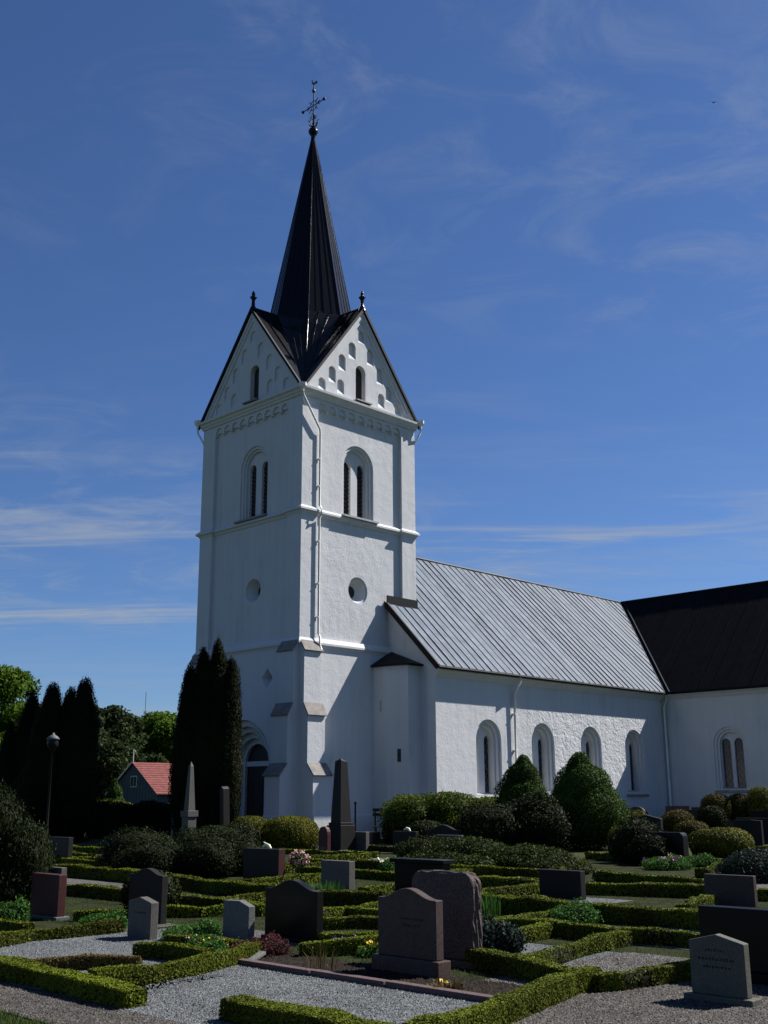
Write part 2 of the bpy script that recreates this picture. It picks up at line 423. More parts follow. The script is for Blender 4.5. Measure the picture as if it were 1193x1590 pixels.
def dist_eye(p): return math.hypot(p[0]-EYE.x, p[1]-EYE.y)
def superell(n, e):
    d = RNG.normal(size=(n, 3)); d /= np.linalg.norm(d, axis=1)[:, None]
    if e != 2:
        k = (np.abs(d)**e).sum(1)**(1/e); d = d/k[:, None]
    return d
def blobs(name, B, leaf, mats, parent=None, cover=1.5, rough=.10, freq=2.2, jitter=.55, loose=.12, e=2.0, core=.86, upright=0.0, squash=.55, topvar=.25, flat_bottom=None):
    """B: list of (centre, radii). Leaf faces spread through a shell of the lumpy volume, dark twig core inside."""
    parts = []
    if leaf < .3 and leaf > .03: leaf *= .62
    for c, r in B:
        c = np.array(c, float); r = np.array(r, float)
        area = 4*math.pi*((((r[0]*r[1])**1.6+(r[0]*r[2])**1.6+(r[1]*r[2])**1.6)/3)**(1/1.6))
        n = int(area*cover/(2*leaf*leaf*squash))
        d = superell(n, e)
        nrm = d/r; nrm /= np.linalg.norm(nrm, axis=1)[:, None]
        base = c+d*r
        k = 1+rough*wob(base, freq)+rough*.6*wob(base+7.3, freq*3.1) - loose*RNG.uniform(0, 1, n)**2 + loose*.5*RNG.uniform(0, 1, n)**6
        P = c+d*r*k[:, None]
        keep = P[:, 2] > (flat_bottom if flat_bottom is not None else .01)
        for c2, r2 in B:
            if c2 is c or (np.array(c2) == c).all(): continue
            q = (P-np.array(c2))/np.array(r2); keep &= (np.abs(q)**e).sum(1) > .78**e
        P, nrm, k2 = P[keep], nrm[keep], k[keep]
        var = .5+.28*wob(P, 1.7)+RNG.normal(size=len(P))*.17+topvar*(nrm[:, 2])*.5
        along = np.tile(np.array([[0, 0, 1.0]]), (len(P), 1))*upright + nrm*.5 if upright else None
        V, F, va = leaves(P, nrm, leaf, jitter, var, squash, along)
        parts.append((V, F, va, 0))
        iv, fi = ico(3)
        if e != 2: iv = iv/((np.abs(iv)**e).sum(1)**(1/e))[:, None]
        bc = c+iv*r; kk = core*(1+rough*wob(bc, freq)+rough*.6*wob(bc+7.3, freq*3.1))
        cv = c+iv*r*kk[:, None]; cv[:, 2] = np.maximum(cv[:, 2], .0)
        parts.append((cv, fi, 0.0, 1))
    return mesh_np(name, parts, mats, parent)
def hedge(label, pts, h, w, mats=None, rough=.040, group=None, name='box_hedge', cover=1.7, leaf=None, gaps=0.14):
    mats = mats or [L_BOX, M_CORE]
    pts = [np.array(p, float) for p in pts]
    dm = min(dist_eye(p) for p in pts)
    leaf = leaf or min(.06, max(.010, dm*.00115))
    parts = []
    seg = [np.linalg.norm(pts[i+1]-pts[i]) for i in range(len(pts)-1)]; tot = sum(seg)
    cum = np.concatenate([[0], np.cumsum(seg)])
    def at(t):
        i = np.clip(np.searchsorted(cum, t, side='right')-1, 0, len(seg)-1)
        A = np.array(pts)[i]; Bq = np.array(pts)[i+1]; f = ((t-cum[i])/np.array(seg)[i])[:, None]
        p = A+(Bq-A)*f; d = (Bq-A); d /= np.linalg.norm(d, axis=1)[:, None]
        return p, d
    per = 2*h+w
    n = int((tot*per+2*w*h)*cover/(2*leaf*leaf*.6))
    t = RNG.uniform(-.02, tot+.02, n); sidev = RNG.uniform(0, per, n)
    # cross-section: up one side, over the top, down the other; rounded shoulders
    u = np.where(sidev < h, -w/2, np.where(sidev < h+w, sidev-h-w/2, w/2)); z = np.where(sidev < h, sidev, np.where(sidev < h+w, h, per-sidev))
    nu = np.where(sidev < h, -1.0, np.where(sidev < h+w, 0.0, 1.0)); nz = np.where((sidev >= h) & (sidev < h+w), 1.0, 0.0)
    rr = .24*min(w, h)
    def shape(t, u, z, k=1.0):
        cu = np.clip(u, -(w/2-rr), w/2-rr); cz = np.minimum(z, h-rr)
        du, dz = u-cu, z-cz; l = np.hypot(du, dz); f = np.where(l > rr, rr/np.maximum(l, 1e-6), 1.0)
        u = cu+du*f; z = cz+dz*f
        p, d = at(np.clip(t, 0, tot)); ext = (t-np.clip(t, 0, tot))[:, None]
        nl = np.stack([-d[:, 1], d[:, 0]], 1)
        w3 = np.concatenate([p, z[:, None]], 1)
        q = wob(w3, 3.0)*.7+wob(w3+3.1, 8.0)*.5
        s = k*(1+rough*q/.17*1.0)
        g = 1+.10*wob(np.stack([t, t*0, t*0], 1)+pts[0][0], .9)
        xy = p + nl*(u*s)[:, None]+d*ext
        return np.concatenate([xy, (z*k*g*(1+rough*.6*q/.17))[:, None]], 1), d, nl
    loosev = 1-RNG.uniform(0, 1, n)**2*.10+RNG.uniform(0, 1, n)**8*.07
    P, d, nl = shape(t, u, z, 1.0)
    cen = np.concatenate([at(np.clip(t, 0, tot))[0], np.full((n, 1), h*.45)], 1)
    P = cen+(P-cen)*loosev[:, None]
    Nn = np.concatenate([nl*nu[:, None], nz[:, None]], 1)
    # end caps
    m2 = int(2*w*h*cover*1.2/(2*leaf*leaf*.6)); te = np.where(RNG.uniform(size=m2) < .5, 0.0, tot)
    ue = RNG.uniform(-w/2, w/2, m2); ze = RNG.uniform(0, h, m2)
    te2 = te+np.where(te > 0, 1, -1)*(.05*RNG.uniform(.2, 1.0, m2)*(1-(2*ue/w)**4)*(1-(ze/h)**6))
    P2, d2, nl2 = shape(te2, ue, ze, 1.0)
    N2 = np.concatenate([d2*np.where(te > 0, 1, -1)[:, None], np.zeros((m2, 1))], 1)
    P = np.concatenate([P, P2]); Nn = np.concatenate([Nn, N2])
    keep = (P[:, 2] > .015)
    low = P[:, 2]/h; keep &= RNG.uniform(size=len(P)) < np.clip(.45+low*1.6, 0, 1)
    if gaps: keep &= (wob(P, 2.2) > -1.0+gaps) | (RNG.uniform(size=len(P)) < .25)
    P, Nn = P[keep], Nn[keep]
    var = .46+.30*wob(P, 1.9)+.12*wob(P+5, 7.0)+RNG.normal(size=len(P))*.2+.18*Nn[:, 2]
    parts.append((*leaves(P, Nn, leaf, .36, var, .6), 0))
    # core
    ns = max(2, int(tot/.12)); tt = np.linspace(.02, tot-.02, ns)
    prof = [(-w/2, 0.0), (-w/2, h*.5), (-w/2, h), (0, h), (w/2, h), (w/2, h*.5), (w/2, 0.0)]
    ring = []
    for a, b in prof:
        q, _, _ = shape(tt, np.full(ns, a), np.full(ns, b), .90); ring.append(q)
    C = np.stack(ring, 1).reshape(-1, 3); m = len(prof); F = []
    for i in range(ns-1):
        for j in range(m-1): F.append((i*m+j, (i+1)*m+j, (i+1)*m+j+1, i*m+j+1))
    F = np.array(F); parts.append((C, F, 0.0, 1))
    caps = [[i, i+1, m-2-i, m-1-i] for i in range(m//2)]
    capsF = np.array([c for c in caps] + [[(ns-1)*m+x for x in reversed(c)] for c in caps])
    parts.append((C.copy(), capsF, 0.0, 1))
    o = mesh_np(name, parts, mats)
    return tag(o, label, 'hedge', group)
def blades(name, cx, cy, r, h, n, mats, parent=None, width=.012, lean=.5, z0=0.0):
    a = RNG.uniform(0, 6.283, n); q = r*np.sqrt(RNG.uniform(0, 1, n))
    base = np.stack([cx+q*np.cos(a), cy+q*np.sin(a), np.full(n, z0)], 1)
    a2 = a+RNG.normal(size=n)*.7; hh = h*RNG.uniform(.55, 1.1, n)
    dirx = np.stack([np.cos(a2), np.sin(a2), np.zeros(n)], 1)
    side = np.stack([-np.sin(a2), np.cos(a2), np.zeros(n)], 1)*width
    ln = lean*RNG.uniform(.2, 1.0, n)
    mid = base+dirx*(hh*ln*.35)[:, None]+np.array([0, 0, 1])*(hh*.62)[:, None]
    tip = base+dirx*(hh*ln)[:, None]+np.array([0, 0, 1])*(hh*(1-.25*ln))[:, None]
    V = np.stack([base-side*.5, base+side*.5, mid+side, mid-side, tip], 1).reshape(-1, 3)
    i = np.arange(n)*5
    F4 = np.stack([i, i+1, i+2, i+3], 1); F3 = np.stack([i+3, i+2, i+4], 1)
    va = np.repeat(np.clip(RNG.normal(.5, .25, n), 0, 1), 5)
    me_parts = [(V, F4, va, 0), (V.copy(), F3, va, 0)]
    return me_parts
# ---------------------------------------------------------------- the church
TW = 7.0                                     # tower side
church = thing('church', 'white limewashed church with a square tower, black spire and grey sheet metal nave roof', 'church', (0, 0, 0))
PS = mapper((0, 0, 0), (1, 0, 0), (0, -1, 0)); PW = mapper((0, TW, 0), (0, -1, 0), (-1, 0, 0))
PN = mapper((TW, TW, 0), (-1, 0, 0), (0, 1, 0)); PE = mapper((TW, 0, 0), (0, 1, 0), (1, 0, 0))
SIDES = {'S': PS, 'W': PW, 'N': PN, 'E': PE}
Z1, Z2, ZC, ZG, ZA = 7.76, 13.18, 18.38, 18.74, 23.25
REC = .16
OCU = 10.28
def window(P, uc, v0, w, vtop, orders, lw, lgap, ltop, ldep, name='window', lattice=False, pane=None, single=False, wallmat=None, slats=False):
    """stepped arched opening; orders: (shrink, depth) steps; two round-headed lights in the back panel"""
    mb = MB(); d = 0.0; cur = arch(uc, v0, w, vtop)
    cw, ct = w, vtop
    for i, (sh, dp) in enumerate(orders):
        mb.reveal(cur, d, cur, d-dp, P); d -= dp
        if i < len(orders)-1:
            cw -= 2*sh; ct -= sh; nx = arch(uc, v0, cw, ct)
            mb.reveal(cur, d, nx, d, P); cur = nx
    us = [uc] if single else [uc-lw/2-lgap/2, uc+lw/2+lgap/2]
    holes = [arch(u, v0+.06, lw, ltop) for u in us]
    mb.sheet(cur, holes, P, d)
    for h in holes: mb.reveal(h, d, h, d-ldep, P)
    o = mb.build(name, wallmat or M_SMOOTH, church)
    for u in us:
        g = MB(); g.sheet(arch(u, v0+.03, lw+.06, ltop+.03), [], P, d-ldep+.004)
        g.build('pane', pane or M_GLASS, o)
        if slats:
            g = MB(); z = v0+.2
            while z < ltop-.25:
                g.prism(rect(u-lw/2, u+lw/2, z, z+.10), P, d-ldep+.01, d-ldep+.05); z += .19
            g.build('louvre', M_LOUVRE, o)
        if lattice:
            g = MB(); st = .21; r = lw/2; vs = ltop-r
            def ins(uu, vv): return abs(uu-u) <= r and v0+.06 <= vv and (vv <= vs or math.hypot(uu-u, vv-vs) <= r)
            for sg in (1, -1):
                k = -20
                while k < 40:
                    c = v0+k*st*1.9; prev = None
                    for q in range(13):
                        uu = u-r+lw*q/12; vv = c+sg*(uu-u)*1.55
                        cur_ = (uu, vv) if ins(uu, vv) else None
                        if prev and cur_:
                            a, b = prev, cur_; L = math.hypot(b[0]-a[0], b[1]-a[1]); nx_, ny_ = -(b[1]-a[1])/L*.009, (b[0]-a[0])/L*.009
                            g.add([P(a[0]+nx_, a[1]+ny_, d-ldep+.02), P(a[0]-nx_, a[1]-ny_, d-ldep+.02), P(b[0]-nx_, b[1]-ny_, d-ldep+.02), P(b[0]+nx_, b[1]+ny_, d-ldep+.02)], [(0, 1, 2, 3)])
                        prev = cur_
                    k += 1
            g.build('lattice', M_LEAD, o)
    return o
# lower storey
mb = MB()
portal = arch(3.54, 0.0, 3.5, 4.80, 20)
DIA = [(5.02-.36, 6.43), (5.02, 6.43-.42), (5.02+.36, 6.43), (5.02, 6.43+.42)]
for k, P in SIDES.items():
    holes = [portal[:], DIA] if k == 'W' else []
    if k == 'W':
        lo = [(0, 0)] + [portal[0]] + list(reversed(portal[2:])) + [portal[1]] + [(TW, 0), (TW, Z1+.02), (0, Z1+.02)]
        # the portal reaches the ground: outline runs round it
        lo = [(0, 0), portal[0]] + portal[2:][::-1] + [portal[1], (TW, 0), (TW, Z1+.02), (0, Z1+.02)]
        mb.sheet(lo, [DIA], P)
    else: mb.sheet(rect(0, TW, 0, Z1+.02), holes, P)
mb.build('lower_wall', M_ROUGH if False else M_PLASTER, church)
# middle and belfry storeys: corner pillars with recessed panels between them
pil = MB()
for x0, y0 in ((0, 0), (TW-.9, 0), (0, TW-.9), (TW-.9, TW-.9)): pil.box(x0, x0+.9, y0, y0+.9, Z1, ZC+.06)
pil.build('corner_pillar', M_PLASTER, church)
mid = MB(); bel = MB(); fr = MB()
BW, BV0, BTOP, BU = 1.93, 13.46, 16.82, 3.45
na = 9; pitch = 5.2/na
for k, P in SIDES.items():
    uo = BU if k != 'W' else 3.65
    mid.sheet(rect(.85, TW-.85, Z1, Z2+.2), [circ(uo if k != 'W' else 3.77, OCU, .59 if k == 'S' else .50)] if k in 'SW' else [], P, -REC)
    bel.sheet(rect(.85, TW-.85, Z2+.1, ZC+.04), [arch(uo, BV0, BW, BTOP)] if k in 'SW' else [], P, -REC)
    # round-arched frieze under the cornice
    loop = [(.9, ZC+.05), (.9, 17.86)]
    for i in range(na):
        a0 = .9+i*pitch; c = a0+pitch/2; r = pitch/2-.055
        loop += [(a0+.055, 17.86), (a0+.055, 18.0)]
        loop += [(c+r*math.cos(math.pi-math.pi*q/8), 18.0+r*math.sin(math.pi*q/8)) for q in range(1, 8)]
        loop += [(a0+pitch-.055, 18.0), (a0+pitch-.055, 17.86)]
    loop += [(TW-.9, 17.86), (TW-.9, ZC+.05)]
    lp = []
    for q in loop:
        if not lp or math.hypot(q[0]-lp[-1][0], q[1]-lp[-1][1]) > 1e-4: lp.append(q)
    fr.prism(lp, P, -REC-.02, -.003)
    fr.prism(rect(.92, TW-.92, 17.99, ZC+.03), P, -REC-.01, -.075)
mid.build('middle_wall', M_ROUGH, church); bel.build('belfry_wall', M_PLASTER, church); fr.build('arched_frieze', M_SMOOTH, church)
def off(P, d): return lambda u, v, dd=0.0: P(u, v, dd+d)
for k, P in SIDES.items():
    if k not in 'SW': continue
    uo = BU if k == 'S' else 3.65
    w = window(off(P, -REC), uo, BV0, BW, BTOP, [(.13, .07), (.10, .08), (.0, .12)], .44, .40, 16.08, .16, 'belfry_window', pane=M_LOUVRE, slats=True)
    s = MB(); s.prism([(uo-BW/2-.1, BV0-.06), (uo+BW/2+.1, BV0-.06), (uo+BW/2+.1, BV0+.02), (uo-BW/2-.1, BV0+.02)], P, -REC-.25, .10)
    s.build('sill', M_GREYSILL if k == 'S' else M_SILLMETAL, w)
    # round opening: a deep cone narrowing to a small dark hole
    uc = BU if k == 'S' else 3.77
    o = MB(); Q = off(P, -REC); rw = .59 if k == 'S' else .50; c0, c1, c2 = circ(uc, OCU, rw), circ(uc, OCU, rw-(.07 if k == 'S' else .02)), circ(uc, OCU, .26)
    o.reveal(c0, 0, c0, -.06, Q); o.reveal(c0, -.06, c1, -.06, Q); o.reveal(c1, -.06, c2, -.50, Q)
    oc = o.build('round_window', M_SMOOTH, church, smooth=False)
    o = MB(); o.sheet(circ(uc, OCU, .27), [], Q, -.49); o.build('pane', M_VOID, oc)
o = MB(); d1 = [(5.02+(a-5.02)*.9, 6.43+(b-6.43)*.9) for a, b in DIA]; d2 = [(5.02+(a-5.02)*.42, 6.43+(b-6.43)*.42) for a, b in DIA]
o.reveal(DIA, 0, d1, -.05, PW); o.reveal(d1, -.05, d2, -.42, PW); dw = o.build('diamond_window', M_SMOOTH, church)
o = MB(); o.sheet(d2, [], PW, -.41); o.build('pane', M_VOID, dw)
# string courses and cornice
plan = [(0, 0), (TW, 0), (TW, TW), (0, TW)]
def brk(r):
    """plan with the wall panels stepped back between the corner pillars (counter-clockwise)"""
    a, b = .9, TW-.9
    return [(0, 0), (a, 0), (a, r), (b, r), (b, 0), (TW, 0), (TW, a), (TW-r, a), (TW-r, b), (TW, b), (TW, TW), (b, TW), (b, TW-r), (a, TW-r), (a, TW), (0, TW), (0, b), (r, b), (r, a), (0, a)]
s = MB(); s.sweep([(-.05, 7.56), (.0, 7.56), (.05, 7.66), (.11, 7.70), (.11, 7.78), (-.02, 7.98), (-.3, 7.98)], plan); s.build('string_course', M_SMOOTH, church)
s = MB(); s.sweep([(-.05, 13.14), (.01, 13.14), (.06, 13.24), (.15, 13.28), (.15, 13.36), (.02, 13.48), (-.1, 13.48)], brk(REC*.8)); s.build('string_course', M_SMOOTH, church)
s = MB(); s.sweep([(-.05, 18.36), (.06, 18.36), (.07, 18.44), (.14, 18.50), (.16, 18.57), (.26, 18.62), (.27, 18.72), (.02, 18.84), (-.2, 18.84)], plan); s.build('cornice', M_SMOOTH, church)
# gables
SL = (ZA-ZG)/(TW/2)
gab = MB()
def niche(u, v0, w, vt): return arch(u, v0, w, vt, 8)
NICH = [(1.10, 18.72+.12, .42, 19.42), (1.70, 19.36, .42, 20.12), (2.30, 20.08, .42, 20.86), (2.92, 20.82, .44, 21.62), (2.22, 18.95, .42, 19.64)]
NICH = NICH + [(TW-u, a, w, b) for u, a, w, b in NICH] + [(3.5, 21.75, .40, 22.35)]
for k, P in SIDES.items():
    uo = 3.45 if k == 'S' else (3.68 if k == 'W' else 3.5)
    hs = [niche(*q) for q in NICH]; wn = arch(uo, 18.88, .62, 20.62)
    vis = k in 'SW'
    gab.sheet([(-.0, ZG), (TW, ZG), (TW/2, ZA)], hs+[wn] if vis else [], P, 0)
    if not vis: continue
    for (u, a, w, b), h in zip(NICH, hs):
        back = [(uu, vv) for uu, vv in h]
        # sloping sill: the back loop starts higher at the bottom
        bk = [(u-w/2, a+.26), (u+w/2, a+.26)] + h[2:]
        nd = .13 if k == 'S' else .07; gab.reveal(h, 0, bk, -nd, P); gab.sheet(bk, [], P, -nd)
    w = MB(); w.reveal(wn, 0, wn, -.26, P); gw = w.build('gable_window', M_SMOOTH, church)
    w = MB(); w.sheet(wn, [], P, -.25); w.build('pane', M_LOUVRE, gw)
    w = MB(); w.prism(rect(uo-.48, uo+.48, 18.80, 18.86), P, -.1, .30); w.build('sill', M_SILLMETAL, gw)
gab.build('tower_gable', M_PLASTER, church)
gm = MB()
for k, P in SIDES.items():          # raised moulding along the gable edges
    for sg in (1, -1):
        f = lambda u: TW/2+sg*(u-TW/2)
        poly = [(f(.12), ZG+.02), (f(.42), ZG+.02), (f(TW/2), ZA-.30*SL-.05), (f(TW/2), ZA-.02)]
        if sg < 0: poly = poly[::-1]
        gm.prism(poly, P, -.02, .06)
        poly = [(f(.06), ZG+.02), (f(.22), ZG+.02), (f(TW/2), ZA-.15*SL-.03), (f(TW/2), ZA)]
        if sg < 0: poly = poly[::-1]
        gm.prism(poly, P, .06, .11)
gm.build('gable_moulding', M_SMOOTH, church)
# tower roof: four small gables and the octagonal spire rising from them
RO = .17                                                     # overhang past the gable
CX = TW/2; RZ = ZA+.20
RING_Z, RING_R, TIP_Z = 23.62, 2.08, 34.25
corner_z = ZG+.10
def roofpt(k, u, v, d): return SIDES[k](u, v, d)
troof = MB(); 
ring = [Vector((CX+RING_R*math.cos(math.pi/4*i), CX+RING_R*math.sin(math.pi/4*i), RING_Z)) for i in range(8)]   # 0=E,1=NE,2=N,3=NW,4=W,5=SW,6=S,7=SE
gv = {'E': 0, 'N': 2, 'W': 4, 'S': 6}
order = [('S', 6, (5, (0, 0)), (7, (TW, 0))), ('W', 4, (3, (0, TW)), (5, (0, 0))), ('N', 2, (1, (TW, TW)), (3, (0, TW))), ('E', 0, (7, (TW, 0)), (1, (TW, TW)))]
tr = MB()
for k, ri, (dl, cl), (dr, cr) in order:
    P = SIDES[k]; apex = P(TW/2, RZ+.02, RO); r0 = Vector((ring[ri].x, ring[ri].y, RING_Z))
    out = P(0, 0, 1)-P(0, 0, 0)
    for (dd, cc), uu in (((dl, cl), 0), ((dr, cr), TW)):
        c = Vector((cc[0], cc[1], corner_z)); lowo = P(uu+(-.16 if uu == 0 else .16), corner_z-.16*SL+.02, RO)
        a = apex; b = lowo
        # roof plane with thickness
        dn = Vector((0, 0, -.13))
        vs = [a, b, c, r0, a+dn, b+dn, c+dn, r0+dn]
        tr.add(vs, [(0, 1, 2, 3), (7, 6, 5, 4), (0, 4, 5, 1), (1, 5, 6, 2)])
troof_o = tr.build('tower_roof', M_BLACKROOF, church)
def strip_between(b0, b1, t0, t1, n, parent, name, rib, matA, lift=.0, ribat=(0,), outn=None):
    """n sheets side by side between bottom edge b0-b1 and top edge t0-t1, each with a standing seam"""
    nrm = (b1-b0).cross(t0-b0).normalized()
    if outn is not None and nrm.dot(outn) < 0: nrm = -nrm
    for i in range(n):
        f0, f1 = i/n, (i+1)/n
        a, b, c, d = b0.lerp(b1, f0), b0.lerp(b1, f1), t0.lerp(t1, f1), t0.lerp(t1, f0)
        g = MB(); j = random.uniform(.0, .012)
        up_ = nrm*(lift+j)
        g.add([a+up_, b+up_, c+nrm*lift, d+nrm*lift], [(0, 1, 2, 3)])
        g.mi = 1
        e = (b-a).normalized() if (b-a).length > 1e-6 else (c-d).normalized()
        w0 = .020; hh = rib
        p0, p1 = a, d
        vs = [p0-e*w0, p0+e*w0, p0+e*w0+nrm*hh, p0-e*w0+nrm*hh, p1-e*w0*.6, p1+e*w0*.6, p1+e*w0*.6+nrm*hh*.7, p1-e*w0*.6+nrm*hh*.7]
        g.add(vs, [(0, 4, 7, 3), (3, 7, 6, 2), (2, 6, 5, 1), (0, 3, 2, 1)])
        g.build(name, [matA, M_BLACKROOF], parent)
tip = Vector((CX, CX, TIP_Z))
spm = MB()
core = [ring[i]*.985+Vector((CX*.015, CX*.015, RING_Z*.015)) for i in range(8)]
spm.add([Vector((CX, CX, RING_Z)) + (r-Vector((CX, CX, RING_Z)))*.985 for r in ring]+[tip-Vector((0, 0, .2))], [(i, (i+1) % 8, 8) for i in range(8)])
spire = spm.build('spire', M_BLACKROOF, church)
for i in range(8):
    j = (i+1) % 8; tr_ = .085
    ti = Vector((CX+tr_*math.cos(math.pi/4*i), CX+tr_*math.sin(math.pi/4*i), TIP_Z-.25)); tj = Vector((CX+tr_*math.cos(math.pi/4*j), CX+tr_*math.sin(math.pi/4*j), TIP_Z-.25))
    mid_ = Vector((math.cos(math.pi/4*(i+.5)), math.sin(math.pi/4*(i+.5)), .2))
    strip_between(ring[i], ring[j], ti, tj, 4, spire, 'metal_sheet', .022, M_BLACKROOF, outn=mid_)
def flare(dd, c2, f):
    p0 = ring[dd]; p1 = p0+(p0-tip).normalized()*1.7
    return p0*(1-f)**2+p1*(2*f*(1-f))+c2*f*f
# flared foot of the spire down to the corners, and seams on the gable roofs
for k, ri, (dl, cl), (dr, cr) in order:
    P = SIDES[k]; out = P(0, 0, 1)-P(0, 0, 0)
    for (dd, cc), uu in (((dl, cl), 0), ((dr, cr), TW)):
        c = Vector((cc[0], cc[1], corner_z)); c2 = c + (Vector((CX, CX, corner_z))-c)*.03
        g = MB(); lift = Vector((0, 0, .03))
        sub = 5; prev = None
        for q in range(sub+1):       # slightly hollow flare
            f = q/sub; A = ring[ri].lerp(c2, f); B = ring[dd].lerp(c2, f)
            B = flare(dd, c2, f); row = (A+lift*(1-f), B+lift)
            if prev: g.add([prev[0], prev[1], row[1], row[0]], [(0, 1, 2, 3)])
            prev = row
        g.mi = 1
        for f0 in (.33, .66):
            a = ring[ri].lerp(ring[dd], f0)
            pts = []
            for q in range(5):
                f = q/4*.86; A = ring[ri].lerp(c2, f); B = flare(dd, c2, f); pts.append(A.lerp(B, f0)+Vector((0, 0, .05)))
            g.tube(pts, .014, 5)
        g.build('metal_sheet', [M_BLACKROOF, M_BLACKROOF], spire)
        # hip roll along the diagonal
        # seams on gable roof plane, parallel to the verge slope
        g = MB(); apex = P(TW/2, RZ+.02, RO); r0 = ring[ri]; low = P(uu+(-.16 if uu == 0 else .16), corner_z-.16*SL+.02, RO)
        for q in (.33, .62, .85):
            top = apex.lerp(r0, q); bot = low.lerp(c, 1-(1-q)*1.0) if q > .99 else None
            # run down the plane until the valley line r0 - c
            dirn = (low-apex).normalized()
            # intersection with segment r0-c in the plane
            d2 = c-r0; M2 = Matrix(((dirn.dot(dirn), -dirn.dot(d2)), (dirn.dot(d2), -d2.dot(d2)))); rhs = Vector(((r0-top).dot(dirn), (r0-top).dot(d2)))
            try: sol = M2.inverted() @ rhs; L = sol[0]
            except Exception: L = 3.0
            g.tube([top+Vector((0, 0, .03)), top+dirn*max(.2, L)+Vector((0, 0, .03))], .024, 5)
        g.build('seam', M_BLACKROOF, troof_o)
for i in (1, 3, 5, 7):
    cc = {1: (TW, TW), 3: (0, TW), 5: (0, 0), 7: (TW, 0)}[i]
    c = Vector((cc[0], cc[1], corner_z)); pts = []
    for q in range(7):
        f = q/6; pts.append(flare(i, c + (Vector((CX, CX, corner_z))-c)*.03, f)+Vector((0, 0, .04)))
    g = MB(); g.tube([tip.lerp(ring[i], .03)]+[ring[i]+Vector((0, 0, .03))]+pts[1:], .035, 6); g.build('hip_roll', M_BLACKROOF, spire)
for k in 'SWNE':                      # verge boards and finials
    P = SIDES[k]; g = MB(); dn = Vector((0, 0, .06))
    for uu, sg in ((0, -1), (TW, 1)):
        a = P(TW/2, RZ+.05, RO+.03); b = P(uu+sg*.2, corner_z-.2*SL+.03, RO+.03)
        a2 = P(TW/2, RZ-.15, RO+.03); b2 = P(uu+sg*.2, corner_z-.2*SL-.15, RO+.03); inn = P(0, 0, -.1)-P(0, 0, 0)
        g.add([a, b, b2, a2, a+inn, b+inn, b2+inn, a2+inn], [(0, 1, 2, 3), (4, 7, 6, 5), (0, 4, 5, 1), (3, 2, 6, 7), (1, 5, 6, 2)])
    g.tube([P(TW/2, RZ+.03, RO), Vector((ring[gv[k]].x, ring[gv[k]].y, RING_Z-.05))], .05, 6)
    g.build('verge_trim', M_TRIM, troof_o)
    f = MB(); c = P(TW/2, RZ, RO-.12)
    f.lathe([(.19, -.12), (.13, .06), (.085, .14), (.075, .38), (.09, .46), (.17, .56), (.12, .60), (.075, .66), (.085, .72), (.075, .80), (.03, .88), (.0, .90)], c, 12)
    fo = f.build('gable_finial', M_BLACKROOF, troof_o, smooth=True)
# spire ornament: ball, ironwork, cross and weathercock
f = MB(); f.lathe([(.12, TIP_Z-.35), (.11, TIP_Z-.1), (.20, TIP_Z), (.25, TIP_Z+.14), (.20, TIP_Z+.28), (.10, TIP_Z+.38), (.06, TIP_Z+.5)], (CX, CX, 0), 14)
sb = f.build('spire_knob', M_BLACKROOF, spire, smooth=True)
f = MB(); f.tube([(CX, CX, TIP_Z+.3), (CX, CX, 37.0)], .028, 8)
for i in range(6):                    # flower of bent iron leaves above the ball
    a = i*math.pi/3; ca, sa = math.cos(a), math.sin(a)
    f.tube([(CX+ca*.05, CX+sa*.05, TIP_Z+.42), (CX+ca*.22, CX+sa*.22, TIP_Z+.58), (CX+ca*.20, CX+sa*.20, TIP_Z+.78), (CX+ca*.32, CX+sa*.32, TIP_Z+.84)], [.03, .028, .024, .012], 5)
    f.tube([(CX+ca*.03, CX+sa*.03, TIP_Z+.85), (CX+ca*.16, CX+sa*.16, TIP_Z+1.0), (CX+ca*.05, CX+sa*.05, TIP_Z+1.2)], .02, 5)
f.build('iron_rod', M_IRON, spire)
# the cross stands across the tower: arms towards north and south (seen rising to the right)
ZX = 35.92
f = MB()
AD = Vector((0, -1, 0))
arm = .80
c = Vector((CX, CX, ZX))
f.tube([c-AD*arm, c+AD*arm], .026, 6); f.tube([c-Vector((0, 0, .62)), c+Vector((0, 0, .62))], .024, 6)
rg = []
for q in range(17):
    t = 2*math.pi*q/16; rg.append(c+AD*.27*math.cos(t)+Vector((0, 0, .27*math.sin(t))))
f.tube(rg, .018, 5)
for sx, sz in ((1, 1), (1, -1), (-1, 1), (-1, -1)):
    f.tube([c+AD*.1*sx+Vector((0, 0, .1*sz)), c+AD*.32*sx+Vector((0, 0, .32*sz))], .02, 5)
    f.tube([c+AD*.30*sx, c+AD*.46*sx+Vector((0, 0, .12*sz))], .022, 5)
cr_ = f.build('cross', M_IRON, spire)
f = MB()
for sx in (-1, 1): f.lathe([(0, -.11), (.06, -.06), (.085, 0), (.06, .06), (0, .085)], c+AD*arm*sx, 10)
f.build('cross_knob', M_IRON, cr_, smooth=True)
f = MB(); f.lathe([(0, -.11), (.075, -.07), (.10, 0), (.075, .07), (0, .11)], (CX, CX, 36.78), 10); f.tube([(CX, CX, 36.8), (CX, CX, 37.22)], .02, 6)
f.build('weathercock_ball', M_GILD, spire, smooth=True)
def cock(u, v): return (u, v)
poly = [(-.05, 0), (.10, .0), (.20, .10), (.34, .12), (.42, .24), (.36, .40), (.22, .46), (.20, .34), (.08, .24), (-.06, .26), (-.12, .40), (-.10, .52), (-.16, .56), (-.20, .50), (-.28, .46), (-.20, .42), (-.22, .24), (-.16, .08)]
Pc = lambda u, v, d=0.0: Vector((CX, CX, 37.15)) + Vector((.55, -.835, 0))*u*.48 + Vector((0, 0, 1))*v*.48 + Vector((.835, .55, 0))*d
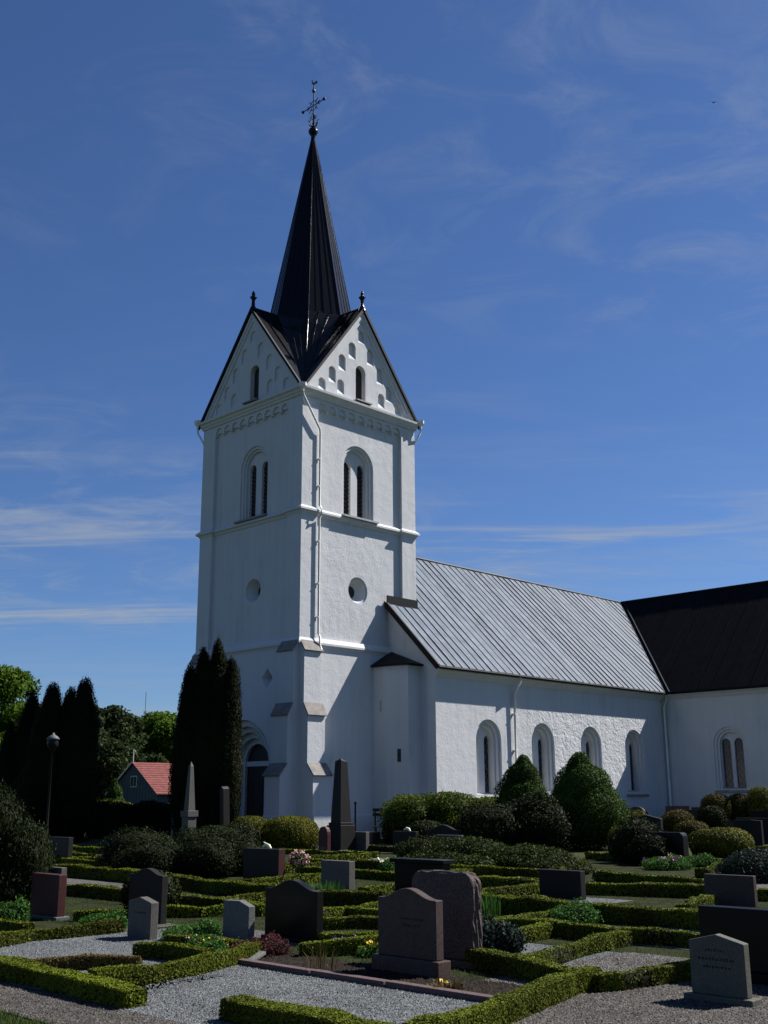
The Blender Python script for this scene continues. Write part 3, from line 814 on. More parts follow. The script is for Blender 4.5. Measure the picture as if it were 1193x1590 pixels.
f = MB(); f.prism(poly[::-1] if False else poly, Pc, -.012, .012); f.build('weathercock', M_GILD, spire)

# portal
P = PW; po = MB(); cur = portal; cw, ct = 3.5, 4.80; d = 0.0
for i in range(4):
    po.reveal(cur, d, cur, d-.21, P); d -= .21
    cw -= .46; ct -= .23; nx = arch(3.54, 0, cw, ct, 20); po.reveal(cur, d, nx, d, P); cur = nx
    # roll moulding in the angle
    po.tube([P(u, v, d+.03) for u, v in [cur[1]]+cur[2:]+[cur[0]]], .045, 6)
po.reveal(cur, d, cur, d-.15, P)
po.prism(rect(3.54-cw/2-.02, 3.54+cw/2+.02, 2.93, 3.13), P, d-.16, d-.02)
pt = po.build('west_portal', M_SMOOTH, church)
g = MB(); r_ = cw/2; g.sheet([(3.54+r_*math.cos(math.pi*q/16), ct-r_+r_*math.sin(math.pi*q/16)) for q in range(17)] if True else [], [], P, d-.12); g.build('fanlight', M_VOID, pt)
for sg in (-1, 1):
    g = MB()
    for q in range(4):
        u0 = 3.54+sg*(.01+q*cw/8); u1 = 3.54+sg*(cw/8-.01+q*cw/8+.005)
        g.prism(rect(min(u0, u1), max(u0, u1), 0.06, 2.93), P, d-.14, d-.10-.006*(q % 2))
    dr_ = g.build('door_leaf', M_DOOR, pt)
g = MB(); g.box(-.55, .95, 2.4, 4.5, 0, .07); g.build('doorstep', M_COPING, pt)
# buttresses
def buttress(P, u0, u1):
    prof = [(0, 0), (.95, 0), (.95, .93), (.87, 1.02), (.87, 2.52), (.52, 2.93), (.52, 4.86), (.27, 5.28), (.27, 7.44), (0, 7.84)]
    b = MB(); n = len(prof)
    vs = [P(u0, z, dd) for dd, z in prof] + [P(u1, z, dd) for dd, z in prof]
    fs = [(i, i+1, i+1+n, i+n) for i in range(1, n-1)]
    b.add(vs, fs)
    for base in (0, n):
        for i in range(1, n-1): b.add([vs[base], vs[base+i], vs[base+i+1]], [(0, 1, 2)])
    bo = b.build('buttress', M_PLASTER, church)
    for (dlo, zlo), (dhi, zhi) in (((.87, 2.52), (.52, 2.93)), ((.52, 4.86), (.27, 5.28)), ((.27, 7.44), (0, 7.84))):
        g = MB(); e = .05; t = .055
        dx, dz = dlo-dhi, zlo-zhi; L = math.hypot(dx, dz); ux, uz = dx/L, dz/L; nx_, nz_ = -uz, ux
        A = (dhi+nx_*.004, zhi+nz_*.004); B = (dlo+ux*.09, zlo+uz*.09)
        A2 = (A[0]+nx_*t, A[1]+nz_*t); B2 = (B[0]+nx_*t, B[1]+nz_*t)
        vs = [P(u, z, dd) for u in (u0-e, u1+e) for dd, z in (A, B, B2, A2)]
        g.add(vs, [(0, 1, 2, 3), (7, 6, 5, 4), (0, 4, 5, 1), (1, 5, 6, 2), (2, 6, 7, 3), (3, 7, 4, 0)])
        g.build('coping_slab', M_COPING, bo)
buttress(PS, .04, .96); buttress(PW, TW-.96, TW-.04); buttress(PW, .04, .96)
pl = MB(); pl.sweep([(.05, 0), (.05, .9), (.0, 1.0)], plan)
# (plinth only along the south side, the portal cuts the west side)
g = MB(); g.prism([(0, 0), (.05, 0), (.05, .92), (0, 1.0)], lambda u, v, dd=0.0: PS(dd, v, u), .96, 4.3); g.build('plinth', M_PLASTER, church)
# corner gutters and downpipes of the tower
def pipe(pts, r=.046, brackets=()):
    g = MB(); g.tube(pts, r, 10); return g.build('downpipe', M_PIPE, church, smooth=True)
g = MB(); g.lathe([(.06, -.22), (.07, -.12), (.17, .02), (.18, .16), (.15, .16)], (-.16, -.16, 18.62), 8); g.build('rainwater_head', M_PIPE, church)
pipe([(-.16, -.16, 18.45), (-.10, -.16, 18.25), (.88, -.13, 16.95), (.94, -.09, 16.8), (.94, -.09, 13.6), (.94, -.22, 13.45), (.94, -.22, 13.2), (.94, -.09, 13.0), (.94, -.09, 8.15), (.94, -.20, 8.0), (.94, -.20, 7.65), (.94, -.30, 7.45)])
g = MB(); g.lathe([(.06, -.22), (.07, -.12), (.17, .02), (.18, .16), (.15, .16)], (TW+.22, -.2, 18.70), 8); g.build('rainwater_head', M_PIPE, church)
pipe([(TW+.22, -.2, 18.55), (TW+.20, -.2, 18.25), (TW+.02, .02, 17.75), (TW+.07, .25, 17.3), (TW+.07, .25, 13.2)])
g = MB(); g.lathe([(.06, -.22), (.07, -.12), (.17, .02), (.18, .16), (.15, .16)], (-.2, TW+.22, 18.70), 8); g.build('rainwater_head', M_PIPE, church)
pipe([(-.2, TW+.22, 18.55), (-.2, TW+.20, 18.25), (.02, TW+.02, 17.75), (.25, TW+.07, 17.3), (.25, TW+.07, 8)])
for z in (15.6, 14.4, 12.0, 10.2, 8.8):
    g = MB(); g.box(.87, 1.01, -.13, .1, z, z+.05); g.build('pipe_bracket', M_PIPE, church)

# nave
NX0, NY, TX = 5.34, -2.54, 23.57
RY, EZ, RZN = 3.40, 6.95, 13.30
EY, EXV, VX = -2.95, 5.08, 23.16
PNS = mapper((NX0, NY, 0), (1, 0, 0), (0, -1, 0))
LEN = TX-NX0
WU = [8.77-NX0, 12.72-NX0, 16.62-NX0, 20.50-NX0]
HOLES = [arch(u, 1.86 if i else 1.74, 1.76, 4.92) for i, u in enumerate(WU)]
n_ = MB(); n_.sheet([(0, 0), (LEN, 0), (LEN, 7.1), (0, 7.1)], HOLES, PNS)
slope = (RZN-EZ)/(RY-EY)
gz = lambda y: EZ+(y-EY)*slope-.12
n_.add([(NX0, NY, 0), (NX0, 2*RY-NY, 0), (NX0, 2*RY-NY, gz(NY)), (NX0, RY, gz(RY)), (NX0, NY, gz(NY))], [(0, 1, 2, 3, 4)])
n_.add([(NX0, 2*RY-NY, 0), (TX, 2*RY-NY, 0), (TX, 2*RY-NY, 7.1), (NX0, 2*RY-NY, 7.1)], [(0, 1, 2, 3)])
n_.build('nave_wall', M_OLDWALL, church)
for i, u in enumerate(WU):
    w = window(PNS, u, 1.86 if i else 1.74, 1.76, 4.92, [(.14, .10), (.13, .13), (0, .22)], .43, .42, 4.25, .14, 'nave_window', lattice=True)
    g = MB(); g.prism([(-.52, 1.70 if i else 1.56), (.10, 1.62 if i else 1.50), (.10, 1.70 if i else 1.58), (-.52, 1.93 if i else 1.82)], lambda a, b, dd=0.0, u=u: PNS(u+dd, b, a), -.98, .98)
    g.build('sill', M_GREYSILL if i == 0 else M_SILLMETAL, w)
c_ = MB()          # coved eaves cornice
c_.prism([(0, 6.52), (.05, 6.56), (.12, 6.66), (.22, 6.76), (.30, 6.80), (.30, 6.90), (0, 7.0)], lambda a, b, dd=0.0: PNS(dd, b, a), 0, LEN)
c_.build('eaves_cornice', M_SMOOTH, church)
pl = MB(); pl.prism([(0, 0), (.06, 0), (.06, .55), (0, .62)], lambda a, b, dd=0.0: PNS(dd, b, a), 0, LEN-.06); pl.build('plinth', M_PLASTER, church)
def clip(poly, a, b, c):
    """keep a*x+b*y <= c"""
    out = []
    for i in range(len(poly)):
        p, q = poly[i], poly[(i+1) % len(poly)]; fp = a*p[0]+b*p[1]-c; fq = a*q[0]+b*q[1]-c
        if fp <= 0: out.append(p)
        if fp*fq < 0: t = fp/(fp-fq); out.append((p[0]+(q[0]-p[0])*t, p[1]+(q[1]-p[1])*t))
    return out
SLN = math.hypot(RY-EY, RZN-EZ); RDIR = Vector((0, (RY-EY)/SLN, (RZN-EZ)/SLN)); RNRM = Vector((0, -RDIR.z, RDIR.y))
def rp(x, s, h=0.0): return Vector((x, EY, EZ)) + RDIR*s + RNRM*h
rt_ = MB()
rt_.add([rp(EXV, 0, -.02), rp(VX, 0, -.02), rp(VX+(RY-EY), SLN, -.02), rp(EXV, SLN, -.02), rp(EXV, 0, -.16), rp(VX, 0, -.16), rp(VX+(RY-EY), SLN, -.16), rp(EXV, SLN, -.16)],
        [(0, 1, 2, 3), (7, 6, 5, 4), (0, 4, 5, 1), (0, 3, 7, 4)])
rt_.add([(EXV, RY, RZN), (VX+6, RY, RZN), (VX+6, 2*RY-EY, EZ), (EXV, 2*RY-EY, EZ)], [(0, 1, 2, 3)])
nroof = rt_.build('nave_roof', M_TRIM, church)
pw = .502; x = EXV+.02; i = 0
while x < VX+(RY-EY):
    x1 = min(x+pw, VX+(RY-EY)); poly = [(x, 0), (x1, 0), (x1, SLN), (x, SLN)]
    k = (RY-EY)/SLN
    poly = clip(poly, 1, -k, VX-.10)                       # valley with the transept
    if x < TW+.02:
        s_t = (0-EY)/RDIR.y-.06
        if x1 <= TW+.02: poly = clip(poly, 0, 1, s_t)
        else: poly = clip(poly, 0, 1, SLN) 
    if len(poly) >= 3:
        g = MB(); tl = random.uniform(-.012, .012); t2 = random.uniform(-.010, .010)
        # split along the slope so that the sheets are not dead flat
        smax = max(p[1] for p in poly); cuts = [smax*q/6 for q in range(7)]
        for q in range(6):
            pc = clip(clip(poly, 0, 1, cuts[q+1]), 0, -1, -cuts[q])
            if len(pc) < 3: continue
            hgt = lambda xx, ss: .012+tl*(xx-x)/pw*1.2+.010*math.sin(ss*2.1+i*1.7)*math.sin(math.pi*min(1, max(0, (xx-x)/pw)))+t2*math.sin(ss*1.1+i)
            # insert a centre line for buckling
            for lo_, hi_ in ((x, (x+x1)/2), ((x+x1)/2, x1)):
                pd = clip(clip(pc, 1, 0, hi_), -1, 0, -lo_)
                if len(pd) >= 3: g.add([rp(a, b, hgt(a, b)) for a, b in pd], [tuple(range(len(pd)))])
        wl = .9+(i*37 % 19)*.09
        while wl < SLN-.2:
            pc = clip(clip(poly, 0, 1, wl+.022), 0, -1, -(wl-.022))
            if len(pc) >= 3:
                n0 = len(pc); g.add([rp(a, b, .018) for a, b in pc]+[rp(a, b, .0) for a, b in pc], [tuple(range(n0))]+[(q, (q+1) % n0, (q+1) % n0+n0, q+n0) for q in range(n0)])
            wl += 2.05
        g.mi = 1
        ss = [p[1] for p in poly if abs(p[0]-x) < 1e-4]
        if ss:
            s0, s1 = min(ss), max(ss)
            if s1-s0 > .05:
                a, b = rp(x, s0), rp(x, s1); e = Vector((.016, 0, 0)); h = RNRM*.045
                g.add([a-e, a+e, a+e+h, a-e+h, b-e, b+e, b+e+h, b-e+h], [(0, 4, 7, 3), (3, 7, 6, 2), (2, 6, 5, 1), (0, 3, 2, 1)])
        g.build('roof_panel', [M_ZINC, M_RIB], nroof)
    x = x1; i += 1
g = MB(); g.box(EXV-.05, EXV+.05, 0, 1, 0, .01); 
g = MB()
e0, e1 = rp(EXV-.04, -.03, .06), rp(EXV-.04, (0.0-EY)/RDIR.y, .06)
for a, b in ((e0, e1),):
    w_ = Vector((.10, 0, 0)); dn = -RNRM*.24
    g.add([a, b, b+w_, a+w_, a+dn, b+dn, b+w_+dn, a+w_+dn], [(0, 1, 2, 3), (7, 6, 5, 4), (0, 4, 5, 1), (3, 2, 6, 7), (0, 3, 7, 4), (1, 5, 6, 2)])
g.build('verge_trim', M_TRIM, nroof)
g = MB(); g.tube([rp(EXV, -.06, -.03), rp(VX+.1, -.06, -.03)], .055, 8); g.build('eaves_gutter', M_TRIM, nroof)
# upstand flashing where the roof meets the tower wall
g = MB()
s_t = (0-EY)/RDIR.y
g.prism([(0, rp(0, s_t).z-.10), (.05, rp(0, s_t).z-.10), (.05, rp(0, s_t).z+.36), (0, rp(0, s_t).z+.36)], lambda a, b, dd=0.0: Vector((dd, -a, b)), EXV-.02, TW+.04)
g.build('wall_flashing', M_TRIM, nroof)
g = MB()       # valley flashing between the roofs
va, vb = rp(VX, 0, .03), rp(VX+(RY-EY), SLN, .03)
g.add([va-Vector((.10, 0, 0)), vb-Vector((.10, 0, 0)), vb+Vector((0, 0, -.03)), va+Vector((0, 0, -.03))], [(0, 1, 2, 3)])
g.build('valley_flashing', M_ZINC, nroof)
g = MB(); g.tube([rp(TW, SLN, .03), rp(VX+(RY-EY), SLN, .03)], .06, 6); g.build('ridge_roll', M_RIB, nroof)
pipe([(10.62, -2.98, 6.82), (10.60, -2.98, 6.66), (10.52, -2.66, 6.10), (10.52, -2.66, .15)], .06)
pipe([(23.40, -2.86, 6.80), (23.40, -2.86, 6.6), (23.40, -2.70, 6.2), (23.40, -2.70, .15)], .065)
for z in (5.2, 3.6, 2.0):
    g = MB(); g.box(10.45, 10.59, -2.72, -2.5, z, z+.05); g.build('pipe_bracket', M_PIPE, church)
# transept
SYT, NYT = -10.4, 2*RY+10.4
EXT, RXT = VX, VX+(RY-EY)
PTW = mapper((TX, NY, 0), (0, -1, 0), (-1, 0, 0))
t_ = MB()
TWU = 6.18+NY
hole = arch(-NY*0+6.18+NY, 1.98, 1.80, 5.04)
t_.sheet([(0, 0), (-NY*0-SYT+NY, 0), (-SYT+NY, 7.1), (0, 7.1)], [hole], PTW)
W2 = 2*RXT-TX
zt = lambda x: EZ+(x-EXT)*slope-.12
t_.add([(TX, SYT, 0), (W2, SYT, 0), (W2, SYT, zt(TX)), (RXT, SYT, zt(RXT)), (TX, SYT, zt(TX))], [(0, 1, 2, 3, 4)])
t_.add([(TX, NYT, 0), (W2, NYT, 0), (W2, NYT, zt(TX)), (RXT, NYT, zt(RXT)), (TX, NYT, zt(TX))], [(0, 1, 2, 3, 4)])
t_.add([(W2, SYT, 0), (W2, NYT, 0), (W2, NYT, 7.0), (W2, SYT, 7.0)], [(0, 1, 2, 3)])
t_.add([(TX, 2*RY-NY, 0), (TX, NYT, 0), (TX, NYT, 7.0), (TX, 2*RY-NY, 7.0)], [(0, 1, 2, 3)])
t_.build('transept_wall', M_PLASTER, church)
w = window(PTW, 6.18+NY, 1.98, 1.80, 5.04, [(.13, .07), (.13, .08), (0, .14)], .50, .20, 4.46, .10, 'transept_window', lattice=True)
g = MB(); g.prism([(-.3, 1.84), (.10, 1.78), (.10, 1.86), (-.3, 2.04)], lambda a, b, dd=0.0: PTW(dd, b, a), 6.18+NY-.98, 6.18+NY+.98); g.build('sill', M_SILLMETAL, w)
c_ = MB(); c_.prism([(0, 6.56), (.06, 6.62), (.12, 6.72), (.26, 6.82), (.26, 6.92), (0, 7.0)], lambda a, b, dd=0.0: PTW(dd, b, a), .3, -SYT+NY); c_.build('eaves_cornice', M_SMOOTH, church)
tt = MB()
TD = Vector(((RXT-EXT)/SLN, 0, (RZN-EZ)/SLN)); TN = Vector((-TD.z, 0, TD.x))
def tp(y, s, h=0.0): return Vector((EXT, y, EZ)) + TD*s + TN*h
ys = SYT-.25; yn = NYT+.25
k = (RXT-EXT)/SLN
for h0, fl in ((0, 1), (-.16, 0)):
    tt.add([tp(ys, 0, h0), tp(ys, SLN, h0), tp(RY, SLN, h0), tp(EY+.0, 0, h0)], [(0, 1, 2, 3)])
tt.add([tp(ys, 0), tp(EY, 0), tp(EY, 0, -.16), tp(ys, 0, -.16)], [(0, 1, 2, 3)])
tt.add([tp(ys, 0), tp(ys, SLN), tp(ys, SLN, -.16), tp(ys, 0, -.16)], [(0, 1, 2, 3)])
tt.add([tp(yn, 0), tp(yn, SLN), tp(RY, SLN), tp(2*RY-EY, 0)], [(0, 1, 2, 3)])
tt.add([(RXT, ys, RZN), (RXT, yn, RZN), (2*RXT-EXT, yn, EZ), (2*RXT-EXT, ys, EZ)], [(0, 1, 2, 3)])
troof2 = tt.build('transept_roof', M_DARKROOF, church)
# dark roofing sheets in courses on the west slope, clipped at the valley
cs = 12; y = EY+(RY-EY)
rows = []
y0 = ys
while y0 < RY:
    y1 = min(y0+.72, RY); poly = [(y0, 0), (y1, 0), (y1, SLN), (y0, SLN)]
    poly = clip(poly, 1, -(RY-EY)/SLN, EY-.30)
    if len(poly) >= 3:
        g = MB(); j = random.uniform(.006, .016)
        g.add([tp(a, b, j) for a, b in poly], [tuple(range(len(poly)))])
        ss = [p[1] for p in poly if abs(p[0]-y0) < 1e-4]
        if ss and max(ss)-min(ss) > .1:
            a, b = tp(y0, min(ss)), tp(y0, max(ss)); e = Vector((0, .012, 0)); h = TN*.018
            g.add([a-e, a+e, a+e+h, a-e+h, b-e, b+e, b+e+h, b-e+h], [(0, 4, 7, 3), (3, 7, 6, 2), (2, 6, 5, 1), (0, 3, 2, 1)])
        g.build('roof_panel', M_DARKROOF, troof2)
    y0 = y1
g = MB(); g.add([tp(EY-.30, 0, .02), tp(RY-.30, SLN, .02), tp(RY-.24, SLN, .05), tp(EY-.24, 0, .05)], [(0, 1, 2, 3)]); g.build('valley_flashing', M_RIB, troof2)
g = MB(); g.tube([tp(ys, SLN, .02), tp(RY, SLN, .02)], .07, 6); g.build('ridge_roll', M_TRIM, troof2)
g = MB(); g.tube([tp(ys, -.05, -.02), tp(EY, -.05, -.02)], .05, 6); g.build('eaves_gutter', M_TRIM, troof2)
# stair turret in the corner between tower and nave
tA, tB, tC, tD = (4.23, 0), (4.23, -.82), (4.55, -1.72), (NX0, -1.72)
st = MB(); fz = 7.02
for a, b in ((tA, tB), (tB, tC), (tC, tD)):
    st.add([(a[0], a[1], 0), (b[0], b[1], 0), (b[0], b[1], fz), (a[0], a[1], fz)], [(0, 1, 2, 3)])
turret = st.build('stair_turret', M_PLASTER, church)
g = MB(); ap = Vector((5.28, -.04, 7.80)); eo = [(4.04, 0), (4.04, -.93), (4.45, -1.88), (NX0, -1.90)]
vs = [(*q, 7.02) for q in eo]+[(*q, 7.09) for q in eo]+[tuple(ap), (NX0, 0, 7.80)]
g.add(vs, [(0, 1, 5, 4), (1, 2, 6, 5), (2, 3, 7, 6), (4, 5, 8), (5, 6, 8), (6, 7, 8), (0, 3, 2, 1), (7, 9, 8)])
g.build('turret_roof', M_TRIM, turret)
def slot(a, b, t, z0, z1, w, mt):
    A, B = Vector((*a, 0)), Vector((*b, 0)); U = (B-A).normalized(); Nn = Vector((U.y, -U.x, 0))
    if Nn.dot(Vector((-1, -1, 0))) < 0: Nn = -Nn
    Pq = mapper(A, U, Nn); L = (B-A).length*t
    g = MB(); g.prism(rect(L-w/2, L+w/2, z0, z1), Pq, -.05, .004); f_ = g.build('slit_window', mt, turret)
    return Pq, L, f_
slot(tA, tB, .52, 5.14, 5.60, .12, M_GREYSILL)
Pq, L, f_ = slot(tB, tC, .55, 3.05, 3.58, .17, M_VOID)
g = MB(); g.prism(rect(L-.075, L+.075, 3.30, 3.33), Pq, .004, .012); g.build('glazing_bar', M_IRON, f_)
M_TURF = simple('mossy_grave_turf', (.022, .027, .011), .95, 0, .55, 2.2, .8, 50, .05, bdist=.03)
# ---------------------------------------------------------------- ground, paths, grave plots
def flat(name, poly, z, m, kind='structure', parent=None):
    g = MB(); g.sheet([(a, b) for a, b in poly], [], lambda u, v, d=0.0: Vector((u, v, z)))
    return tag(g.build(name, m, parent), kind=kind)
def ccw(p):
    a = sum(p[i][0]*p[(i+1) % len(p)][1]-p[(i+1) % len(p)][0]*p[i][1] for i in range(len(p)))
    return p if a > 0 else p[::-1]
flat('ground', [(-1500, -1500), (1500, -1500), (1500, 1500), (-1500, 1500)], 0.0, M_LAWN)
flat('grave_ground', ccw([(-21.6, -33), (-2.4, -33), (-2.4, -4), (-21.6, -4)]), .004, M_TURF)
flat('gravel_path', ccw([(-24.52, -60), (-23.80, -60), (-23.80, -8), (-24.50, -8), (-24.50, -24.3)]), .008, M_PATH)
flat('gravel_path', ccw([(-23.80, -33), (-16.0, -33), (-16.0, -27.55), (-18.6, -27.30), (-20.0, -27.22), (-21.5, -27.22), (-22.3, -27.35), (-23.80, -27.9)]), .012, M_PATH)
PLOTS = [([(-23.80, -27.6), (-21.6, -27.2), (-21.6, -23.4), (-23.80, -24.9)], M_GRAVEL),
 ([(-23.80, -24.9), (-21.6, -23.6), (-20.1, -22.2), (-20.1, -20.6), (-23.80, -20.0)], M_GRAVEL),
 ([(-23.5, -23.75), (-22.4, -23.75), (-22.2, -24.3), (-23.4, -24.45)], M_WARM),
 ([(-20.9, -27.2), (-18.2, -27.3), (-18.2, -26.2), (-20.8, -26.25)], M_WARM),
 ([(-20.2, -26.25), (-18.3, -26.2), (-18.3, -24.6), (-19.3, -24.9)], M_GRAVEL),
 ([(-15.9, -15.6), (-15.1, -15.6), (-15.1, -19.3), (-15.9, -19.3)], M_WARM),
 ([(-14.9, -6.0), (-12.3, -6.0), (-12.3, -10.6), (-14.9, -10.6)], M_GRAVEL),
 ([(-18.0, -11.0), (-16.3, -11.0), (-16.3, -14.8), (-18.0, -14.8)], M_WARM),
 ([(-21.0, -19.3), (-19.9, -19.3), (-19.9, -20.4), (-21.0, -20.4)], M_WARM),
 ([(-20.3, -21.4), (-19.6, -21.4), (-19.6, -24.0), (-20.3, -24.0)], M_WARM),
 ([(-13.9, -21.6), (-12.9, -21.6), (-12.9, -23.0), (-13.9, -23.0)], M_GRAVEL),
 ([(-17.6, -25.2), (-15.3, -25.2), (-15.3, -28.5), (-17.6, -28.5)], M_GRAVEL),
 ([(-10.5, -22.5), (-8.0, -22.5), (-8.0, -25.5), (-10.5, -25.5)], M_WARM),
 ([(-11.9, -14.0), (-10.2, -14.0), (-10.2, -17.8), (-11.9, -17.8)], M_WARM),
 ([(-3.6, -5.6), (-.5, -5.6), (-.5, -8.6), (-3.6, -8.6)], M_WARM),
 ([(-7.6, -8.6), (-6.3, -8.6), (-6.3, -12.0), (-7.6, -12.0)], M_GRAVEL)]
for p, m in PLOTS: flat('grave_gravel', ccw(p), .010, m)
flat('gravel_path', ccw([(-2.3, -6.2), (2.5, -6.2), (30, -4.9), (30, -3.2), (1.5, -2.2), (-1.6, -2.2), (-1.6, 9.0), (-3.2, 9.0), (-3.2, -3.0)]), .006, M_WARM)
flat('bed_soil', ccw([(-21.60, -23.40), (-20.80, -23.2), (-20.75, -27.15), (-21.50, -27.15)]), .016, M_SOIL)
# loose pebbles on the nearest gravel and path
def pebbles(name, poly, n, s, m, z):
    poly = np.array(poly); lo, hi = poly.min(0), poly.max(0)
    P = RNG.uniform(lo, hi, (n*3, 2)); ins = np.zeros(len(P), bool)
    for i in range(len(poly)):
        a, b = poly[i], poly[(i+1) % len(poly)]
        c = ((a[1] > P[:, 1]) != (b[1] > P[:, 1])); xx = (b[0]-a[0])*(P[:, 1]-a[1])/(b[1]-a[1]+1e-12)+a[0]
        ins ^= c & (P[:, 0] < xx)
    P = P[ins][:n]; k = len(P); s_ = s*RNG.uniform(.5, 1.4, k)
    base = np.array([[1, 0, 0], [-.5, .87, 0], [-.5, -.87, 0], [.1, .1, .8]]); ang = RNG.uniform(0, 6.28, k)
    ca, sa = np.cos(ang), np.sin(ang)
    B = base[None]*s_[:, None, None]
    V = np.stack([B[..., 0]*ca[:, None]-B[..., 1]*sa[:, None], B[..., 0]*sa[:, None]+B[..., 1]*ca[:, None], B[..., 2]], -1)
    V[..., 0] += P[:, None, 0]; V[..., 1] += P[:, None, 1]; V[..., 2] += z
    f = np.array([[0, 1, 3], [1, 2, 3], [2, 0, 3]]); F = (f[None]+(np.arange(k)*4)[:, None, None]).reshape(-1, 3)
    o = mesh_np(name, [(V.reshape(-1, 3), F, .5, 0)], [m]); tag(o, kind='stuff')
pebbles('gravel_stones', PLOTS[0][0], 16000, .011, M_GRAVEL, .009)
pebbles('gravel_stones', PLOTS[1][0], 9000, .012, M_GRAVEL, .009)
pebbles('gravel_stones', [(-22.8, -27.5), (-22.8, -29.5), (-18.6, -29.5), (-18.6, -27.3), (-20.0, -27.24), (-21.5, -27.24)], 16000, .011, M_PATH, .011)
pebbles('gravel_stones', [(-24.5, -26.6), (-23.80, -27.5), (-23.80, -22), (-24.5, -22)], 7000, .011, M_PATH, .007)
pebbles('gravel_stones', PLOTS[3][0], 7000, .011, M_WARM, .009)
pebbles('soil_crumbs', [(-21.50, -23.40), (-20.80, -23.2), (-20.75, -27.1), (-21.45, -27.1)], 2500, .016, M_SOIL, .016)
fl = RNG.uniform(0, 1, (700, 2)); FP = np.stack([-23.7+fl[:, 0]*3.2, -27.6+fl[:, 1]*6.5, np.full(700, .022)], 1)
near = np.abs(np.sin(FP[:, 0]*2.3+FP[:, 1]*1.1)) < RNG.uniform(0, 1, 700)*.8; FP = FP[near]
tag(mesh_np('fallen_leaves', [(*leaves(FP, np.tile(np.array([[0, 0, 1.0]]), (len(FP), 1)), .010, .5, RNG.uniform(.2, 1, len(FP)), .6), 0)], [L_BOXOLD]), kind='stuff')
# grass in the lower left corner
ga = RNG.uniform(0, 1, (9000, 2)); gx = -25.6+ga[:, 0]*1.12; gy = -26.4+ga[:, 1]*3.2
bl = MB()
def grass_patch(name, X, Y, h, m):
    n = len(X); a = RNG.uniform(0, 6.28, n); hh = h*RNG.uniform(.5, 1.2, n); b = np.stack([X, Y, np.full(n, .0)], 1)
    sd = np.stack([-np.sin(a), np.cos(a), a*0], 1)*.004; ln = np.stack([np.cos(a), np.sin(a), a*0], 1)*(hh*.5)[:, None]
    V = np.stack([b-sd, b+sd, b+ln+np.stack([a*0, a*0, hh], 1)], 1).reshape(-1, 3)
    return tag(mesh_np(name, [(V, np.arange(n*3).reshape(-1, 3), np.repeat(RNG.uniform(0, 1, n), 3), 0)], [m]), kind='stuff')
k_ = ((gx < -26.25) & (gy > gx*1.24+4.6+2.7))
grass_patch('grass', gx, gy, .045, L_GRASS)
ta = RNG.uniform(0, 1, (52000, 2)); grass_patch('grass', -20.9+9.5*ta[:, 0]**1.3, -27.0+14.0*ta[:, 1], .035, L_GRASS)

# ---------------------------------------------------------------- clipped box hedges
HG = 'clipped box hedges edging the graves'
def H(label, pts, h=.33, w=.34, **k): return hedge(label, pts, h, w, group=HG, **k)
H('long low box hedge along the brown path at the lower left edge', [(-23.66, -20.9), (-23.65, -23.2), (-23.68, -25.02)], 0.160, 0.260)
H('short box hedge at the bottom edge in front of the pale gravel plot', [(-23.43, -26.0), (-23.42, -28.2)], 0.160, 0.260)
H('box hedge on the left side of the big pale gravel plot', [(-23.48, -24.06), (-22.94, -24.1), (-22.36, -23.98), (-21.68, -23.73), (-21.05, -23.42)], 0.160, 0.172)
H('patchy browning little box hedge in front of the small grey pointed stone', [(-23.49, -22.71), (-23.09, -22.81), (-22.85, -22.92), (-22.47, -23.23)], 0.128, 0.120, mats=[L_BOXOLD, M_CORE], gaps=.35)
H('low box hedge to the right of the smallest grey stone at the left', [(-22.03, -22.58), (-21.88, -22.9), (-21.86, -23.52)], 0.160, 0.172)
H('box hedge in front of the red granite stone at the left', [(-23.39, -20.9), (-22.58, -20.62), (-22.15, -20.43), (-21.76, -20.48), (-20.93, -20.45)], 0.152, 0.172)
H('bit of box hedge at the left edge below the big dark juniper', [(-21.75, -18.4), (-21.82, -19.04), (-21.86, -19.84)], 0.144, 0.172)
H('bright box hedge along the right side of the big pale gravel plot', [(-23.78, -27.78), (-22.99, -27.8), (-22.44, -27.68), (-21.75, -27.5), (-20.83, -27.26), (-20.37, -27.22)], 0.184, 0.206)
H('bumpy box hedge between warm gravel plot and path, left of the pointed grey green stone', [(-20.52, -27.37), (-20.3, -27.47), (-19.36, -27.62), (-18.83, -27.55)], 0.160, 0.155, rough=.045)
H('box hedge behind the dark bed, left of the big brown curved stone', [(-20.81, -23.85), (-20.25, -24.12), (-19.85, -24.24)], 0.168, 0.172)
H('box hedge behind the dark bed, right of the big brown curved stone', [(-20.11, -25.65), (-20.32, -26.33), (-20.52, -27.12)], 0.168, 0.189)
H('box hedge running away between the grey and the warm gravel plots at the right', [(-20.07, -26.27), (-19.05, -26.04), (-18.01, -25.85), (-17.69, -25.86)], 0.160, 0.189)
H('box hedge along the far side of the small grey gravel plot at the right', [(-17.63, -23.6), (-17.54, -24.38), (-17.56, -24.68), (-17.57, -25.75)], 0.160, 0.172)
H('short box hedge beside the blue green juniper behind the rough hewn stone', [(-19.04, -25.0), (-17.67, -24.76)], 0.160, 0.172)
H('box hedge at the far side of the warm gravel plot beside the black slab', [(-17.48, -25.75), (-17.36, -26.65), (-17.35, -27.45)], 0.160, 0.172)
H('long tall box hedge with a black shaded side, below the low rectangular stones', [(-15.77, -20.62), (-15.74, -22.18), (-15.82, -23.08), (-15.71, -25.74), (-15.66, -29.28)], 0.240, 0.327)
H('long box hedge at the left running behind the dark curved stones', [(-15.88, -9.55), (-15.98, -13.31), (-16.59, -17.42), (-16.75, -19.74), (-16.25, -20.49)], 0.240, 0.292)
